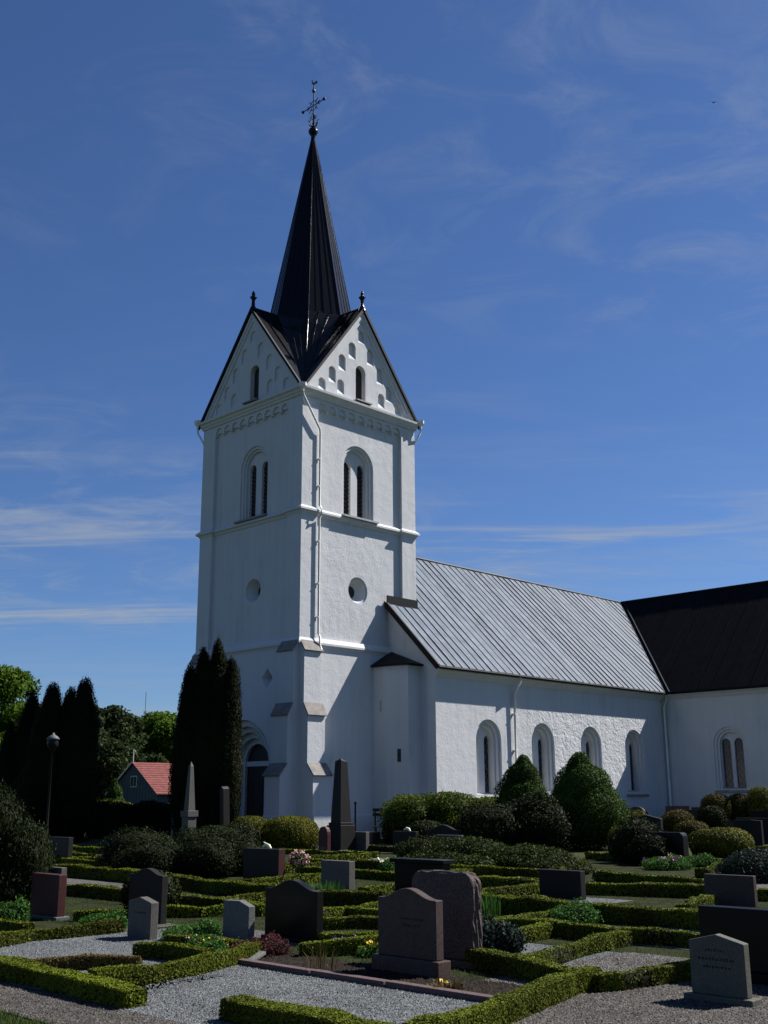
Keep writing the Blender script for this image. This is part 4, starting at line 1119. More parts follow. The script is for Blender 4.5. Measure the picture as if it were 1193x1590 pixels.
H('second long hedge row at the right, behind the low dark rectangular stone', [(-12.64, -19.58), (-12.32, -21.69), (-11.64, -23.59), (-11.36, -25.1), (-11.23, -27.01)], 0.216, 0.292)
H('hedge row running left from the spreading juniper', [(-9.98, -16.52), (-9.82, -18.83)], 0.192, 0.267)
H('hedge row at the right below the clump of dark stones', [(-9.57, -20.1), (-10.16, -22.74)], 0.192, 0.267)
H('hedge row in front of the dark obelisk', [(-10.26, -11.57), (-10.03, -13.67), (-9.99, -14.97)], 0.192, 0.249)
H('second hedge row in front of the dark obelisk, behind the plain grey stone', [(-12.59, -14.47), (-12.13, -15.71), (-12.28, -17.15)], 0.192, 0.249)
H('slightly curved hedge row right of the dark curved stone with the lit edge', [(-18.35, -14.62), (-18.35, -16.62), (-18.17, -18.93), (-18.43, -20.31)], 0.176, 0.215)
H('small hedge behind the speckled little grey stone', [(-19.44, -19.35), (-19.12, -19.72), (-18.79, -19.8), (-18.29, -19.84)], 0.144, 0.172)
H('far hedge row at the left, beyond the little red stone', [(-9.7, 0.24), (-9.83, -1.86), (-9.49, -4.56)], 0.168, 0.241)
H('far hedge row at the left leading to the little red stone', [(-11.38, -2.68), (-12.19, -5.3)], 0.168, 0.241)
H('hedge in front of the little red stone at the left', [(-13.53, -4.79), (-13.28, -6.09), (-12.61, -7.29)], 0.168, 0.241)
H('hedge row left of the plain grey stone, beside the pink blossoming shrub', [(-13.68, -5.44), (-14.15, -8.85), (-13.91, -11.09)], 0.208, 0.267)
H('small hedge between the black curved stone and the brown curved stone, upper of three', [(-17.94, -21.07), (-17.79, -22.02), (-17.69, -22.93)], 0.160, 0.206)
H('small hedge between the black curved stone and the brown curved stone, middle of three', [(-18.98, -22.16), (-18.52, -22.41), (-18.07, -23.18)], 0.144, 0.206)
H('small hedge between the black curved stone and the brown curved stone, lowest of three', [(-20.04, -23.31), (-19.63, -23.73), (-19.31, -24.18)], 0.144, 0.172)
H('far hedge row right of the dark obelisk, nearer the church', [(0.68, -3.31), (1.24, -4.02), (1.82, -5.35)], 0.168, 0.267)
H('far hedge row right of the dark obelisk, nearer the viewer', [(-3.64, -6.49), (-3.57, -7.71), (-3.49, -9.0)], 0.168, 0.267)
H('hedge row closest in front of the dark obelisk and its neighbours', [(-6.28, -5.83), (-6.51, -8.05), (-6.39, -10.71)], 0.144, 0.241)
H('far hedge at the right between the round bushes', [(6.41, -12.27), (8.11, -11.57), (10.55, -11.34)], 0.192, 0.241)
H('far hedge at the right edge below the two black slabs', [(2.27, -17.43), (3.0, -17.67), (3.3, -19.34)], 0.168, 0.249)
H('hedge running away from the low dark stone towards the dwarf spruces', [(-9.32, -18.88), (-5.85, -17.2)], 0.168, 0.241)
H('hedge running away behind the low brown stone at the right', [(-7.53, -21.28), (-3.95, -19.99)], 0.168, 0.241)
H('hedge left of the low brown stone at the right', [(-14.5, -24.79), (-12.84, -24.29)], 0.160, 0.215)
H('ragged hedge left of the speckled little grey stone', [(-21.27, -22.04), (-21.14, -22.48), (-21.08, -23.14)], 0.136, 0.172)
H('small hedge behind the smallest grey stone at the left', [(-20.58, -18.84), (-20.02, -19.28), (-19.53, -19.34)], 0.144, 0.172)
H('hedge row in front of the long row of round bushes at the right', [(-3.06, -15.48), (-3.3, -18.2), (-3.19, -22.18)], 0.168, 0.249)

H('cross hedge dividing the graves behind the dark blue grey wavy topped stone', [(-18.2, -18.9), (-17.2, -18.7), (-16.7, -18.6)], .16, .22)
H('cross hedge dividing the graves behind the black wavy topped stone', [(-19.0, -21.6), (-17.8, -21.4), (-16.9, -21.3)], .16, .22)
H('cross hedge just right of the rough hewn slab, running away from the viewer', [(-18.9, -24.2), (-17.5, -24.0), (-16.2, -23.9)], .16, .22)
H('cross hedge left of the plain grey rectangular stone', [(-15.6, -16.4), (-14.2, -16.2), (-12.9, -16.0)], .18, .24)
H('cross hedge between the plain grey stone and the black capped stone', [(-15.4, -19.3), (-14.0, -19.1), (-12.8, -19.0)], .18, .24)
H('cross hedge left of the low dark rectangular stone', [(-15.3, -21.2), (-14.0, -21.1), (-12.8, -21.0)], .18, .24)
H('cross hedge running away from the dark stone with the dove', [(-13.4, -13.6), (-12.0, -13.4), (-10.6, -13.2)], .18, .24)
H('cross hedge before the stone with a white dove below the bench', [(-9.6, -11.2), (-8.2, -11.0), (-6.8, -10.8)], .17, .24)
H('cross hedge in front of the spreading grey green juniper', [(-12.2, -17.6), (-11.0, -17.4), (-10.2, -17.2)], .18, .24)
H('cross hedge at the left among the far hedges beyond the red granite stone', [(-16.0, -11.8), (-14.6, -11.6), (-13.9, -11.4)], .18, .24)

# ---------------------------------------------------------------- gravestones (fronts face west)
def slab_profile(kind, w, hs, hp):
    """front outline, u from north (0) to south (w)"""
    if kind == 'peak': return [(0, 0), (w, 0), (w, hs), (w*.5, hp), (0, hs)]
    if kind == 'rect': return [(0, 0), (w, 0), (w, hs), (0, hs)]
    if kind == 'clip': return [(0, 0), (w, 0), (w, hs), (w*.62, hp), (0, hp*.985)]
    if kind == 'arch':
        n = 16; return [(0, 0), (w, 0)] + [(w/2+w/2*math.cos(math.pi*k/n), hs+(hp-hs)*math.sin(math.pi*k/n)) for k in range(n+1)]
    if kind == 'gothic':
        return [(0, 0), (w, 0), (w, hs)] + [(w/2+w/2*math.cos(t)**.8, hs+(hp-hs)*math.sin(t)) for t in (.35, .75, 1.15)] + [(w/2, hp)] + [(w/2-w/2*math.cos(t)**.8, hs+(hp-hs)*math.sin(t)) for t in (1.15, .75, .35)] + [(0, hs)]
    if kind == 'wave':      # raised wavy top falling to flat shoulders
        n = 18; L = [(0, 0), (w, 0)]
        for k in range(n+1):
            f = 1-k/n; x = w*f; L.append((x, hs+(hp-hs)*(.5+.5*math.cos(2*math.pi*min(.5, max(-.5, (f-.5)*1.12))))))
        return L
    if kind == 'round':
        r = min(.12, w*.2); L = [(0, 0), (w, 0)]
        for k in range(5): t = math.pi/2*k/4; L.append((w-r+r*math.cos(t), hs-r+r*math.sin(t)))
        for k in range(5): t = math.pi/2+math.pi/2*k/4; L.append((r+r*math.cos(t), hs-r+r*math.sin(t)))
        return L
M_ENGR = simple('weathered_engraving', (.030, .030, .028), .8, 0, .3, spec=.1)
def stone(label, x, yn, ys, hs, hp, th, kind, m, base=None, basem=None, z0=0.0, bevel=.008, tilt=0.0, rot=0.0, name='gravestone', split=None, letters=None):
    w = yn-ys; cy = (yn+ys)/2
    t = thing(name, label, 'gravestone', (x+th/2, cy, 0), rot, 'gravestones in the churchyard')
    P = lambda u, v, d=0.0: Vector((-th/2-d, w/2-u, v))
    zb = 0.0
    if base:
        bh, bo = base; g = MB(); g.box(-th/2-bo*.7, th/2+bo*.7, -w/2-bo, w/2+bo, -.02, bh)
        g.build('plinth', basem or m, t, bevel=.008); zb = bh+.001
    g = MB(); prof = slab_profile(kind, w, hs, hp); prof = [(u, max(v, zb)) for u, v in prof]
    g.prism(prof, P, -th, 0)
    o = g.build('slab', m, t, bevel=bevel)
    if tilt: t.rotation_euler[1] = tilt
    if letters:
        for z, a, b in letters:
            g = MB(); u = a
            while u < b:
                l = random.uniform(.008, .02); g.prism(rect(w*0+u, u+l, z, z+random.uniform(.014, .024)), P, .0, .0012); u += l+random.uniform(.006, .016)
            q = g.build('engraved_line', M_ENGR, t); q['kind'] = 'stuff'
    return t
stone('pointed grey green gravestone on a thin base, standing on brown gravel at the lower right', -20.29, -28.15, -28.645, .475, .535, .095, 'peak', G_GREEN, (.06, .06), z0=0, letters=[(.40, .15, .33), (.33, .08, .40), (.27, .12, .36)])
stone('big black polished slab at the right edge behind the pointed grey green stone', -19.22, -27.66, -29.3, .645, .645, .16, 'rect', G_BLACK, (.10, .06), bevel=.01)
stone('big brown gravestone with a wavy top on a heavy plinth, front centre', -20.93, -25.09, -25.86, .695, .79, .11, 'wave', G_BROWN, (.155, .055), letters=[(.50, .30, .62), (.44, .33, .58)], bevel=.010)
stone('tall rough hewn reddish brown slab behind the brown wavy topped stone', -20.20, -24.88, -25.70, .90, .90, .16, 'round', G_ROUGHRED, (.06, .07), bevel=.02)
def hew(t):
    o = [c for c in t.children if c.name.startswith('slab')][0]
    bm = bmesh.new(); bm.from_mesh(o.data)
    bmesh.ops.subdivide_edges(bm, edges=[e for e in bm.edges if e.calc_length() > .05], cuts=5, use_grid_fill=True)
    for v in bm.verts:
        edge = min(abs(v.co.y-.41), abs(v.co.y+.41), abs(v.co.z-.90))
        if edge < .10 and v.co.z > .05:
            k = (1-edge/.10)*.013
            v.co.y += random.uniform(-k, k); v.co.z += random.uniform(-k, k)*.8; v.co.x += random.uniform(-k, k)*.5
    bm.to_mesh(o.data); bm.free()
hew([o for o in COL.objects if o.get('label', '').startswith('tall rough hewn')][0])
t5 = stone('wide black gravestone with a flat cap, behind the rough hewn slab', -15.80, -20.40, -21.42, .64, .64, .20, 'rect', G_BLACK)
g = MB(); g.box(-.15, .15, -.58, .58, .641, .70); g.build('cap', G_BLACK, t5, bevel=.008)
stone('black gravestone with a wavy top, above the red leaved plant', -20.07, -22.31, -23.24, .59, .70, .11, 'wave', G_BLACK, (.05, .04))
stone('small speckled grey gravestone with a clipped corner, left of the black wavy topped stone', -20.56, -22.12, -22.60, .42, .475, .10, 'clip', G_LIGHT)
stone('smallest grey pointed gravestone, standing in pale gravel at the left', -21.12, -20.95, -21.43, .43, .485, .115, 'peak', G_GREY, letters=[(.30, .12, .36)])
stone('dark blue grey gravestone with a wavy top, behind the smallest grey pointed stone', -20.06, -19.32, -20.11, .63, .715, .10, 'wave', G_DARK)
stone('red granite gravestone with a lit red side, at the far left', -20.73, -17.81, -18.57, .61, .61, .13, 'rect', G_RED, (.05, .06), basem=G_LIGHT)
stone('dark grey gravestone just behind the red granite one at the far left', -19.85, -16.40, -17.09, .61, .61, .10, 'rect', G_GREY)
stone('plain dark stone half hidden by the big juniper at the far left', -13.85, -6.02, -6.95, .69, .69, .14, 'rect', G_DARK)
stone('little red brown gravestone alone among the hedges at the left', -14.11, -8.98, -9.76, .515, .515, .15, 'rect', G_RED)
stone('leaning dark stone with a pale side before the columnar thujas by the tower', -6.0, -3.05, -3.24, 1.95, 2.03, .26, 'peak', G_DARK, tilt=-.05)
t15 = stone('dark gravestone with a red side and pale dove, left of the pink blossoms', -14.48, -14.88, -15.98, .665, .665, .16, 'rect', G_DARK, (.05, .05))
g = MB(); g.box(-.081, .081, -.556, -.549, .0, .655); g.build('red_side', G_RED, t15)
g = MB(); g.tube([(-.02, -.24, .665), (-.02, -.17, .72), (-.02, -.08, .74), (-.02, .02, .70)], [.02, .04, .035, .01], 8); g.tube([(-.02, -.13, .74), (-.05, -.04, .79)], [.03, .01], 6); g.build('dove', P_WHITE, t15, smooth=True)
stone('plain grey rectangular gravestone with a pale lit side, in the middle of the yard', -14.93, -17.70, -18.44, .545, .545, .15, 'rect', G_GREY)
t17 = stone('small pointed dark red stone just left of the dark obelisk', -6.30, -8.16, -8.55, .60, .82, .14, 'gothic', G_RED)
g = MB(); g.box(-.085, -.0705, -.15, .15, .10, .24); g.build('pale_tablet', G_GREY, t17)
stone('grey gravestone just right of the dark obelisk', -3.85, -6.96, -7.69, .59, .59, .15, 'rect', G_GREY)
stone('low pale brown block by the church wall, left of the bench', .2, -3.2, -3.95, .42, .42, .4, 'rect', G_BROWN)
t21 = stone('dark gravestone with a little white dove, left of the pair below the bench', -4.10, -9.10, -10.05, .65, .65, .14, 'rect', G_DARK)
g = MB(); g.tube([(-.02, -.22, .65), (-.02, -.15, .71), (-.02, -.06, .73), (-.02, .06, .69)], [.02, .05, .045, .01], 8); g.build('dove', P_WHITE, t21, smooth=True)
stone('dark wavy topped gravestone below the big spreading cypress, rear one of a pair', -2.86, -9.37, -10.68, .67, .82, .13, 'wave', G_DARK)
stone('low grey gravestone below the big spreading cypress, front one of a pair', -4.65, -11.36, -12.31, .60, .60, .10, 'rect', G_GREY)
stone('low dark rectangular gravestone behind the long black hedge, right of the centre', -13.39, -21.47, -22.31, .46, .46, .14, 'rect', G_DARK)
stone('low brown rectangular gravestone above the big black slab at the right', -12.60, -24.10, -24.93, .455, .455, .10, 'rect', G_BROWN)
stone('dark pointed gravestone rising from the dark clump right of the dwarf spruces', 1.2, -14.2, -15.2, .98, 1.09, .14, 'peak', G_DARK)
stone('black rounded gravestone in front of the dark pointed one, right of the dwarf spruces', -4.13, -17.7, -18.95, .78, .78, .26, 'round', G_BLACK, bevel=.02)
stone('dark round arched gravestone by the church wall, right of the taller dwarf spruce', 17.6, -3.6, -4.8, .60, 1.16, .20, 'arch', G_DARK)
stone('long brown gravestone in the corner between nave and transept', 19.6, -4.6, -5.8, 1.17, 1.17, .14, 'rect', G_BROWN)
stone('plain dark gravestone with a pale edge, behind the middle round bush at the right', 14.27, -8.3, -9.4, 1.07, 1.07, .12, 'rect', G_DARK)
stone('long low dark stone under the transept window', 21.0, -5.2, -7.4, 1.10, 1.10, .16, 'rect', G_BROWN)
stone('black slab with a pale lit edge at the right, front one of two', 4.83, -15.69, -16.62, .87, .90, .13, 'clip', G_DARK)
stone('black slab with a pale lit top at the right edge, rear one of two', 8.97, -13.65, -15.3, .87, .87, .12, 'rect', G_DARK)
stone('dark stone at the right edge behind the two black slabs', 13.0, -12.2, -13.8, 1.08, 1.08, .14, 'rect', G_BLACK)

# obelisks
def obelisk(label, x, y, rz, steps, shaft, m, m2=None, brk=None):
    t = thing('obelisk', label, 'obelisk', (x, y, 0), rz, 'memorial obelisks')
    z = 0.0
    for i, (a, h) in enumerate(steps):
        g = MB(); g.box(-a/2, a/2, -a/2, a/2, z, z+h); g.build('plinth' if i == 0 else ('pedestal' if i == 1 else 'ledge'), (m2 if m2 and i == 0 else m), t, bevel=.012); z += h+.001
    b, tp_, h, tip_ = shaft; g = MB(); b /= 2; tp_ /= 2
    if brk:     # broken-off shaft with a slanting, jagged top
        vs = [(-b, -b, z), (b, -b, z), (b, b, z), (-b, b, z), (-tp_, -tp_, z+h), (tp_, -tp_, z+h*.97), (tp_, tp_, z+h*.95), (-tp_, tp_, z+h*.985), (-tp_*.5, -tp_*.4, z+h+tip_)]
        g.add(vs, [(0, 1, 5, 4), (1, 2, 6, 5), (2, 3, 7, 6), (3, 0, 4, 7), (4, 5, 8), (5, 6, 8), (6, 7, 8), (7, 4, 8)])
    else:
        vs = [(-b, -b, z), (b, -b, z), (b, b, z), (-b, b, z), (-tp_, -tp_, z+h), (tp_, -tp_, z+h), (tp_, tp_, z+h), (-tp_, tp_, z+h), (0, 0, z+h+tip_)]
        g.add(vs, [(0, 1, 5, 4), (1, 2, 6, 5), (2, 3, 7, 6), (3, 0, 4, 7), (4, 5, 8), (5, 6, 8), (6, 7, 8), (7, 4, 8)])
    g.build('shaft', m, t)
    return t
ob = obelisk('tall dark grey obelisk with a broken slanting top in front of the tower buttress', -4.28, -7.00, 0, [(.80, .06), (.64, .74), (.56, .08)], (.46, .28, 1.92, .06), G_DARK, G_GREY, brk=True)
obelisk('slender pale granite obelisk on a pedestal in front of the columnar thujas', -6.86, -2.46, 0, [(.50, .25), (.34, .80), (.42, .20)], (.27, .12, 1.42, .16), G_GREY)

# kerb, lying plate, flower pots
k = thing('kerb', 'reddish granite kerb between the pale gravel plot and the dark flower bed', 'kerb', (-21.60, -23.55, 0))
ys_ = [0, -1.32, -2.30, -3.55]
for i in range(3):
    g = MB(); g.box(-.05+i*.02, .05+i*.02, ys_[i+1]+.004, ys_[i]-.004, -.03, .06); g.build('kerb_stone', G_KERB, k, bevel=.006)
g = MB(); g.box(-.16, .16, -.11, .11, 0, .035); o = g.build('name_plate', G_LIGHT, None, bevel=.006); o.location = (-21.35, -23.62, .02); o.rotation_euler = (0, -.18, .4)
tag(o, 'small pale stone plate lying in the dark bed behind the kerb', 'plate')

# ---------------------------------------------------------------- shrubs and small plants
def shrub(name, label, B, leaf, mats, group=None, **k):
    o = blobs(name, B, leaf, mats, None, **k); return tag(o, label, 'shrub', group)
CG = 'clipped round bushes'
shrub('clipped_bush', 'golden clipped yew ball in front of the tower door, left of two', [((-3.9, -2.0, .44), (.72, .72, .60))], .045, [L_YELLOW, M_CORE], CG, e=2.4, rough=.05, loose=.06, cover=1.8)
shrub('clipped_bush', 'golden clipped yew cushion in front of the tower buttress, right of two', [((-5.0, -5.4, .48), (.84, .84, .60))], .042, [L_YELLOW, M_CORE], CG, e=2.8, rough=.06, loose=.06, cover=1.8)
shrub('clipped_bush', 'wide golden oval bush among the stones at the right', [((-1.74, -18.7, .40), (.78, .78, .45))], .038, [L_YELLOW, M_CORE], CG, e=2.6, rough=.05, loose=.06, cover=1.8)
shrub('clipped_bush', 'golden flat topped bush just right of the taller dwarf spruce', [((-2.9, -16.6, .40), (.46, .46, .47))], .036, [L_YELLOW, M_CORE], CG, e=3, rough=.06, cover=1.8)
shrub('clipped_bush', 'dull green clipped bush beside the arched stone by the nave wall', [((10.9, -8.3, .55), (.58, .58, .52))], .05, [L_YELLOW, M_CORE], CG, e=2.3, rough=.06)
shrub('clipped_bush', 'brownish low clipped bush right of the dark pointed stone', [((7.4, -12.75, .42), (.60, .60, .36))], .046, [L_OLIVE, M_CORE], CG, e=2.3, rough=.06)
shrub('clipped_bush', 'bronze clipped bush under the left part of the transept window, upper of a stacked pair', [((18.2, -8.0, 1.15), (.62, .62, .55))], .055, [L_OLIVE, M_CORE], CG, e=2.8, rough=.05)
shrub('clipped_bush', 'dark clipped bush standing below the bronze one near the transept corner', [((14.6, -9.7, .66), (.56, .56, .56))], .05, [L_YEW, M_CORE], CG, e=2.4, rough=.06)
shrub('clipped_bush', 'bronze clipped bush under the right part of the transept window', [((19.4, -8.5, 1.05), (.55, .55, .62))], .055, [L_OLIVE, M_CORE], CG, e=2.5, rough=.05)
shrub('clipped_bush', 'tall green box shaped bush at the right edge under the transept window', [((19.6, -9.55, 1.05), (.58, .58, .93))], .055, [L_YELLOW, M_CORE], CG, e=3.4, rough=.05)
shrub('clipped_bush', 'small dark rounded bush beside the bench', [((.95, -4.6, .42), (.62, .62, .58))], .05, [L_YEW, M_CORE], CG, e=2.3, rough=.07)
shrub('clipped_bush', 'small dark rounded bush in front of the big spreading cypress', [((-.6, -7.4, .36), (.75, .75, .50))], .05, [L_YEW, M_CORE], CG, e=2.2, rough=.07)
shrub('clipped_bush', 'brownish rounded bush left of the corner stone by the nave wall', [((12.5, -9.3, .45), (.7, .7, .62))], .05, [L_OLIVE, M_CORE], CG, e=2.3, rough=.07)
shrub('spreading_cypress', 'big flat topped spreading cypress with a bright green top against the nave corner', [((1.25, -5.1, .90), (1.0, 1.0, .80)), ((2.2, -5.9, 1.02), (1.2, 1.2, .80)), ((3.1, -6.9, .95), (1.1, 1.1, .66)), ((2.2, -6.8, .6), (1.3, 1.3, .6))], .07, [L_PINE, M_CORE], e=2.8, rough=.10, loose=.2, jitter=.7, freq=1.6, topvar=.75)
shrub('dwarf_spruce', 'smaller conical dwarf spruce in front of the nave windows', [((2.65, -9.0, 1.20), (.98, .98, 1.25)), ((2.65, -9.0, 2.05), (.66, .66, .82)), ((2.66, -9.0, 2.62), (.30, .30, .46))], .05, [L_CONE, M_CORE], 'conical dwarf spruces', rough=.11, freq=3.0, loose=.15, topvar=.5, jitter=.75)
shrub('dwarf_spruce', 'taller broad conical dwarf spruce in front of the nave windows', [((1.45, -12.4, 1.05), (1.30, 1.30, 1.12)), ((1.42, -12.35, 1.85), (.88, .88, .85)), ((1.38, -12.3, 2.45), (.42, .42, .60))], .048, [L_CONE, M_CORE], 'conical dwarf spruces', rough=.10, freq=3.0, loose=.15, topvar=.5, jitter=.75)
shrub('dark_shrub', 'dark shrub at the foot of the smaller dwarf spruce', [((-1.6, -10.9, .62), (1.1, 1.2, .80)), ((-.6, -11.6, .8), (.9, .9, .75))], .055, [L_DARK, M_CORE], rough=.22, loose=.38)
shrub('dark_shrub', 'dark shrub between the two dwarf spruces', [((-.9, -12.4, .75), (.9, .9, .8)), ((-.2, -12.0, 1.1), (.6, .6, .6))], .055, [L_DARK, M_CORE], rough=.22, loose=.38)
shrub('dark_shrub', 'dark shrub hiding the black rounded stone at the right', [((-3.7, -17.4, .50), (.62, .62, .60)), ((-4.4, -18.2, .35), (.5, .6, .45))], .045, [L_DARK, M_CORE], rough=.22, loose=.38)
shrub('spreading_juniper', 'low grey green juniper spreading over a grave left of the dwarf spruces', [((-7.6, -13.9, .22), (.9, .9, .42)), ((-7.7, -15.2, .24), (1.0, 1.1, .46)), ((-7.4, -16.6, .18), (1.0, 1.1, .34)), ((-8.6, -15.4, .14), (.7, 1.3, .26))], .045, [L_JUN, M_CORE], rough=.18, loose=.25, jitter=.8)
shrub('spreading_juniper', 'low dark green plant carpet at the foot of the taller dwarf spruce', [((-8.2, -18.0, .10), (.6, .9, .22))], .04, [L_JUN, M_CORE], rough=.18, loose=.25, jitter=.8)
shrub('blue_juniper', 'dark blue green juniper at the right edge above the low brown stone', [((-7.6, -22.5, .20), (.75, .6, .36)), ((-7.0, -23.3, .24), (.75, .7, .40))], .04, [L_BLUE, M_CORE], 'blue green junipers', rough=.18, loose=.25, jitter=.8)
shrub('blue_juniper', 'small blue green juniper right of the rough hewn slab', [((-19.35, -25.00, .16), (.32, .38, .26)), ((-19.15, -25.2, .12), (.26, .28, .2))], .022, [L_BLUE, M_CORE], 'blue green junipers', rough=.18, loose=.3, jitter=.8)
shrub('dark_shrub', 'broad dark juniper below the pale obelisk, left part', [((-14.2, -11.0, .38), (.75, .7, .50)), ((-13.2, -11.5, .42), (.70, .7, .52)), ((-15.1, -12.5, .28), (.7, .7, .42)), ((-14.6, -11.9, .30), (.6, .8, .36))], .036, [L_DARK, M_CORE], rough=.24, loose=.4, topvar=.4)
shrub('dark_shrub', 'broad dark juniper below the pale obelisk, right part', [((-12.5, -12.1, .40), (.62, .62, .52)), ((-14.2, -13.4, .36), (.7, .7, .52)), ((-13.2, -13.3, .34), (.6, .6, .44)), ((-13.3, -12.5, .30), (.7, .7, .40))], .036, [L_DARK, M_CORE], rough=.24, loose=.4, topvar=.4)
shrub('upright_juniper', 'big dark upright juniper filling the lower left edge', [((-20.6, -16.1, .95), (.75, .75, .90)), ((-20.3, -16.55, .70), (.55, .50, .78)), ((-21.4, -15.9, .90), (.8, .8, .85)), ((-20.5, -16.3, .35), (.75, .7, .5))], .030, [L_DARK, M_CORE], rough=.14, loose=.28, upright=1.6, squash=.35, cover=1.5)
shrub('clipped_bush', 'dark rounded bush right of the red granite stone at the left', [((-19.3, -18.75, .28), (.42, .48, .36))], .026, [L_YEW, M_CORE], CG, rough=.1, loose=.2)
shrub('dark_shrub', 'dark bush behind the golden yew ball by the tower door', [((-6.0, -3.9, .4), (.7, .7, .45)), ((-7.2, -4.4, .35), (.8, .8, .5))], .05, [L_YEW, M_CORE], rough=.15, loose=.2)
shrub('dark_shrub', 'dark bush under the eaves of the red roofed house', [((19.0, 32.6, .9), (1.6, 1.2, 1.1)), ((21.5, 31.4, 1.0), (1.5, 1.2, 1.1))], .12, [L_DARK, M_CORE], rough=.2, loose=.3)
# herbaceous clumps
def clump(name, label, x, y, r, h, n, m, cat='plant', width=.014, lean=.5, flowers=None, group=None):
    if name in ('leafy_perennial', 'red_leaved_plant', 'pansies', 'small_flowers'):
        o = blobs(name, [((x, y, h*.30), (r, r, h*.55)), ((x+r*.35, y-r*.3, h*.34), (r*.55, r*.55, h*.62)), ((x-r*.4, y+r*.25, h*.25), (r*.5, r*.5, h*.5))], max(.013, min(.05, dist_eye((x, y))*.0013)), [m, M_CORE], None, cover=1.1, rough=.25, freq=6.0, loose=.45, core=.62, jitter=.8, squash=.5)
    else: o = mesh_np(name, blades(name, x, y, r, h, n, [m], width=width*.6, lean=lean), [m])
    tag(o, label, cat, group)
    if flowers:
        mt, k, s, hz = flowers; a = RNG.uniform(0, 6.28, k); q = r*np.sqrt(RNG.uniform(0, 1, k))
        P = np.stack([x+q*np.cos(a), y+q*np.sin(a), hz*RNG.uniform(.8, 1.1, k)], 1)
        Nn = np.tile(np.array([[.3, -.1, 1.0]]), (k, 1)); pp = []
        for j in range(3):
            V, F, va = leaves(P+RNG.normal(size=(k, 3))*s*.3, Nn, s, .8, np.full(k, .5), .9); pp.append((V, F, va, 0))
        mesh_np('flowers', pp, [mt], o)
    return o
clump('leafy_perennial', 'bright green leafy clump left of the dark blue grey wavy topped stone', -20.95, -20.15, .30, .26, 260, L_HERB, width=.03)
clump('leafy_perennial', 'bright green leafy clump between the smallest grey stone and the speckled grey stone', -20.75, -21.75, .34, .24, 340, L_HERB, width=.028)
clump('leafy_perennial', 'green leafy plant at the left edge before the red granite stone', -21.3, -18.3, .28, .34, 220, L_HERB, width=.02)
clump('iris_clump', 'clump of green iris leaves in front of the plain grey rectangular stone', -16.3, -19.25, .34, .34, 240, L_HERB, width=.02, lean=.35)
clump('iris_clump', 'upright green leaves behind the long black hedge, right of the rough hewn slab', -16.4, -22.6, .36, .34, 130, L_HERB, width=.02, lean=.3)
clump('leafy_perennial', 'fresh green leaves right of the low dark rectangular stone', -16.4, -24.2, .32, .28, 150, L_HERB, width=.022)
clump('leafy_perennial', 'fresh green clump by the rounded black stone at the right', -5.6, -19.3, .55, .30, 380, L_HERB, width=.03, flowers=(P_PINK, 14, .05, .26))
clump('leafy_perennial', 'bright green clump in front of the wide golden oval bush', -4.2, -19.3, .45, .30, 300, L_HERB, width=.03)
clump('leafy_perennial', 'green clump left of the brown wavy topped stone', -20.2, -25.02, .12, .26, 90, L_HERB, width=.02)
clump('leafy_perennial', 'fresh leaves with pale flowers at the foot of the speckled grey stone', -21.3, -22.75, .20, .20, 160, L_HERB, width=.02, flowers=(P_PINK, 12, .012, .16))
clump('leafy_perennial', 'small yellow green leaves in the bed before the black wavy topped stone', -21.45, -23.1, .16, .20, 120, L_HERB, width=.022, flowers=(P_YELL, 6, .016, .17))
clump('red_leaved_plant', 'dark red leaved plant in front of the black wavy topped stone', -21.05, -23.38, .27, .20, 420, L_RED, width=.022, lean=.7, flowers=(P_PINK, 5, .008, .2))
clump('pansies', 'purple and yellow pansies right of the black wavy topped stone', -20.05, -23.75, .18, .12, 160, L_HERB, 'flowers', width=.02, flowers=(P_VIOL, 14, .018, .13))
clump('pansies', 'bright yellow pansies left of the brown wavy topped stone', -20.30, -24.35, .13, .12, 120, L_HERB, 'flowers', width=.02, flowers=(P_YELL, 15, .018, .14))
clump('small_flowers', 'pale yellow flowers above the wide black capped stone', -10.6, -15.2, .22, .34, 130, L_HERB, 'flowers', width=.03, flowers=(P_WHITE, 16, .035, .30))
clump('dry_plant', 'thin bare stems in the dark bed in front of the brown wavy topped stone', -21.35, -24.75, .14, .30, 26, L_BOXOLD, width=.008, lean=.6)
clump('dry_plant', 'tuft of withered leaves in the bed at the right of the brown plinth', -21.35, -26.35, .16, .10, 60, L_BOXOLD, width=.02, lean=.9, flowers=(P_YELL, 2, .018, .09))
clump('leafy_perennial', 'pale spring leaves by the dark round bush at the right', 8.2, -13.2, .6, .5, 200, L_HERB, width=.05)
# little standard shrub with pink blossom
t = thing('blossom_shrub', 'small pink blossoming standard shrub beside the dark stone with the dove', 'shrub', (-13.95, -15.98, 0))
g = MB(); g.tube([(0, 0, 0), (.01, 0, .15), (.0, .01, .34)], [.016, .014, .012], 6); g.build('stem', M_BARK, t)
o = blobs('crown', [((0, 0, .46), (.20, .22, .17))], .022, [L_HERB, M_CORE], t, cover=.7, core=.5, rough=.15)
d = RNG.normal(size=(230, 3)); d /= np.linalg.norm(d, axis=1)[:, None]; Pp = np.array([0, 0, .47])+d*np.array([.19, .22, .16])*RNG.uniform(.75, 1.12, (230, 1))
pp = [(*leaves(Pp+RNG.normal(size=Pp.shape)*.008, d, .020, .8, np.full(230, .5), .9), 0) for _ in range(2)]
mesh_np('blossom', pp, [P_PINK], t)

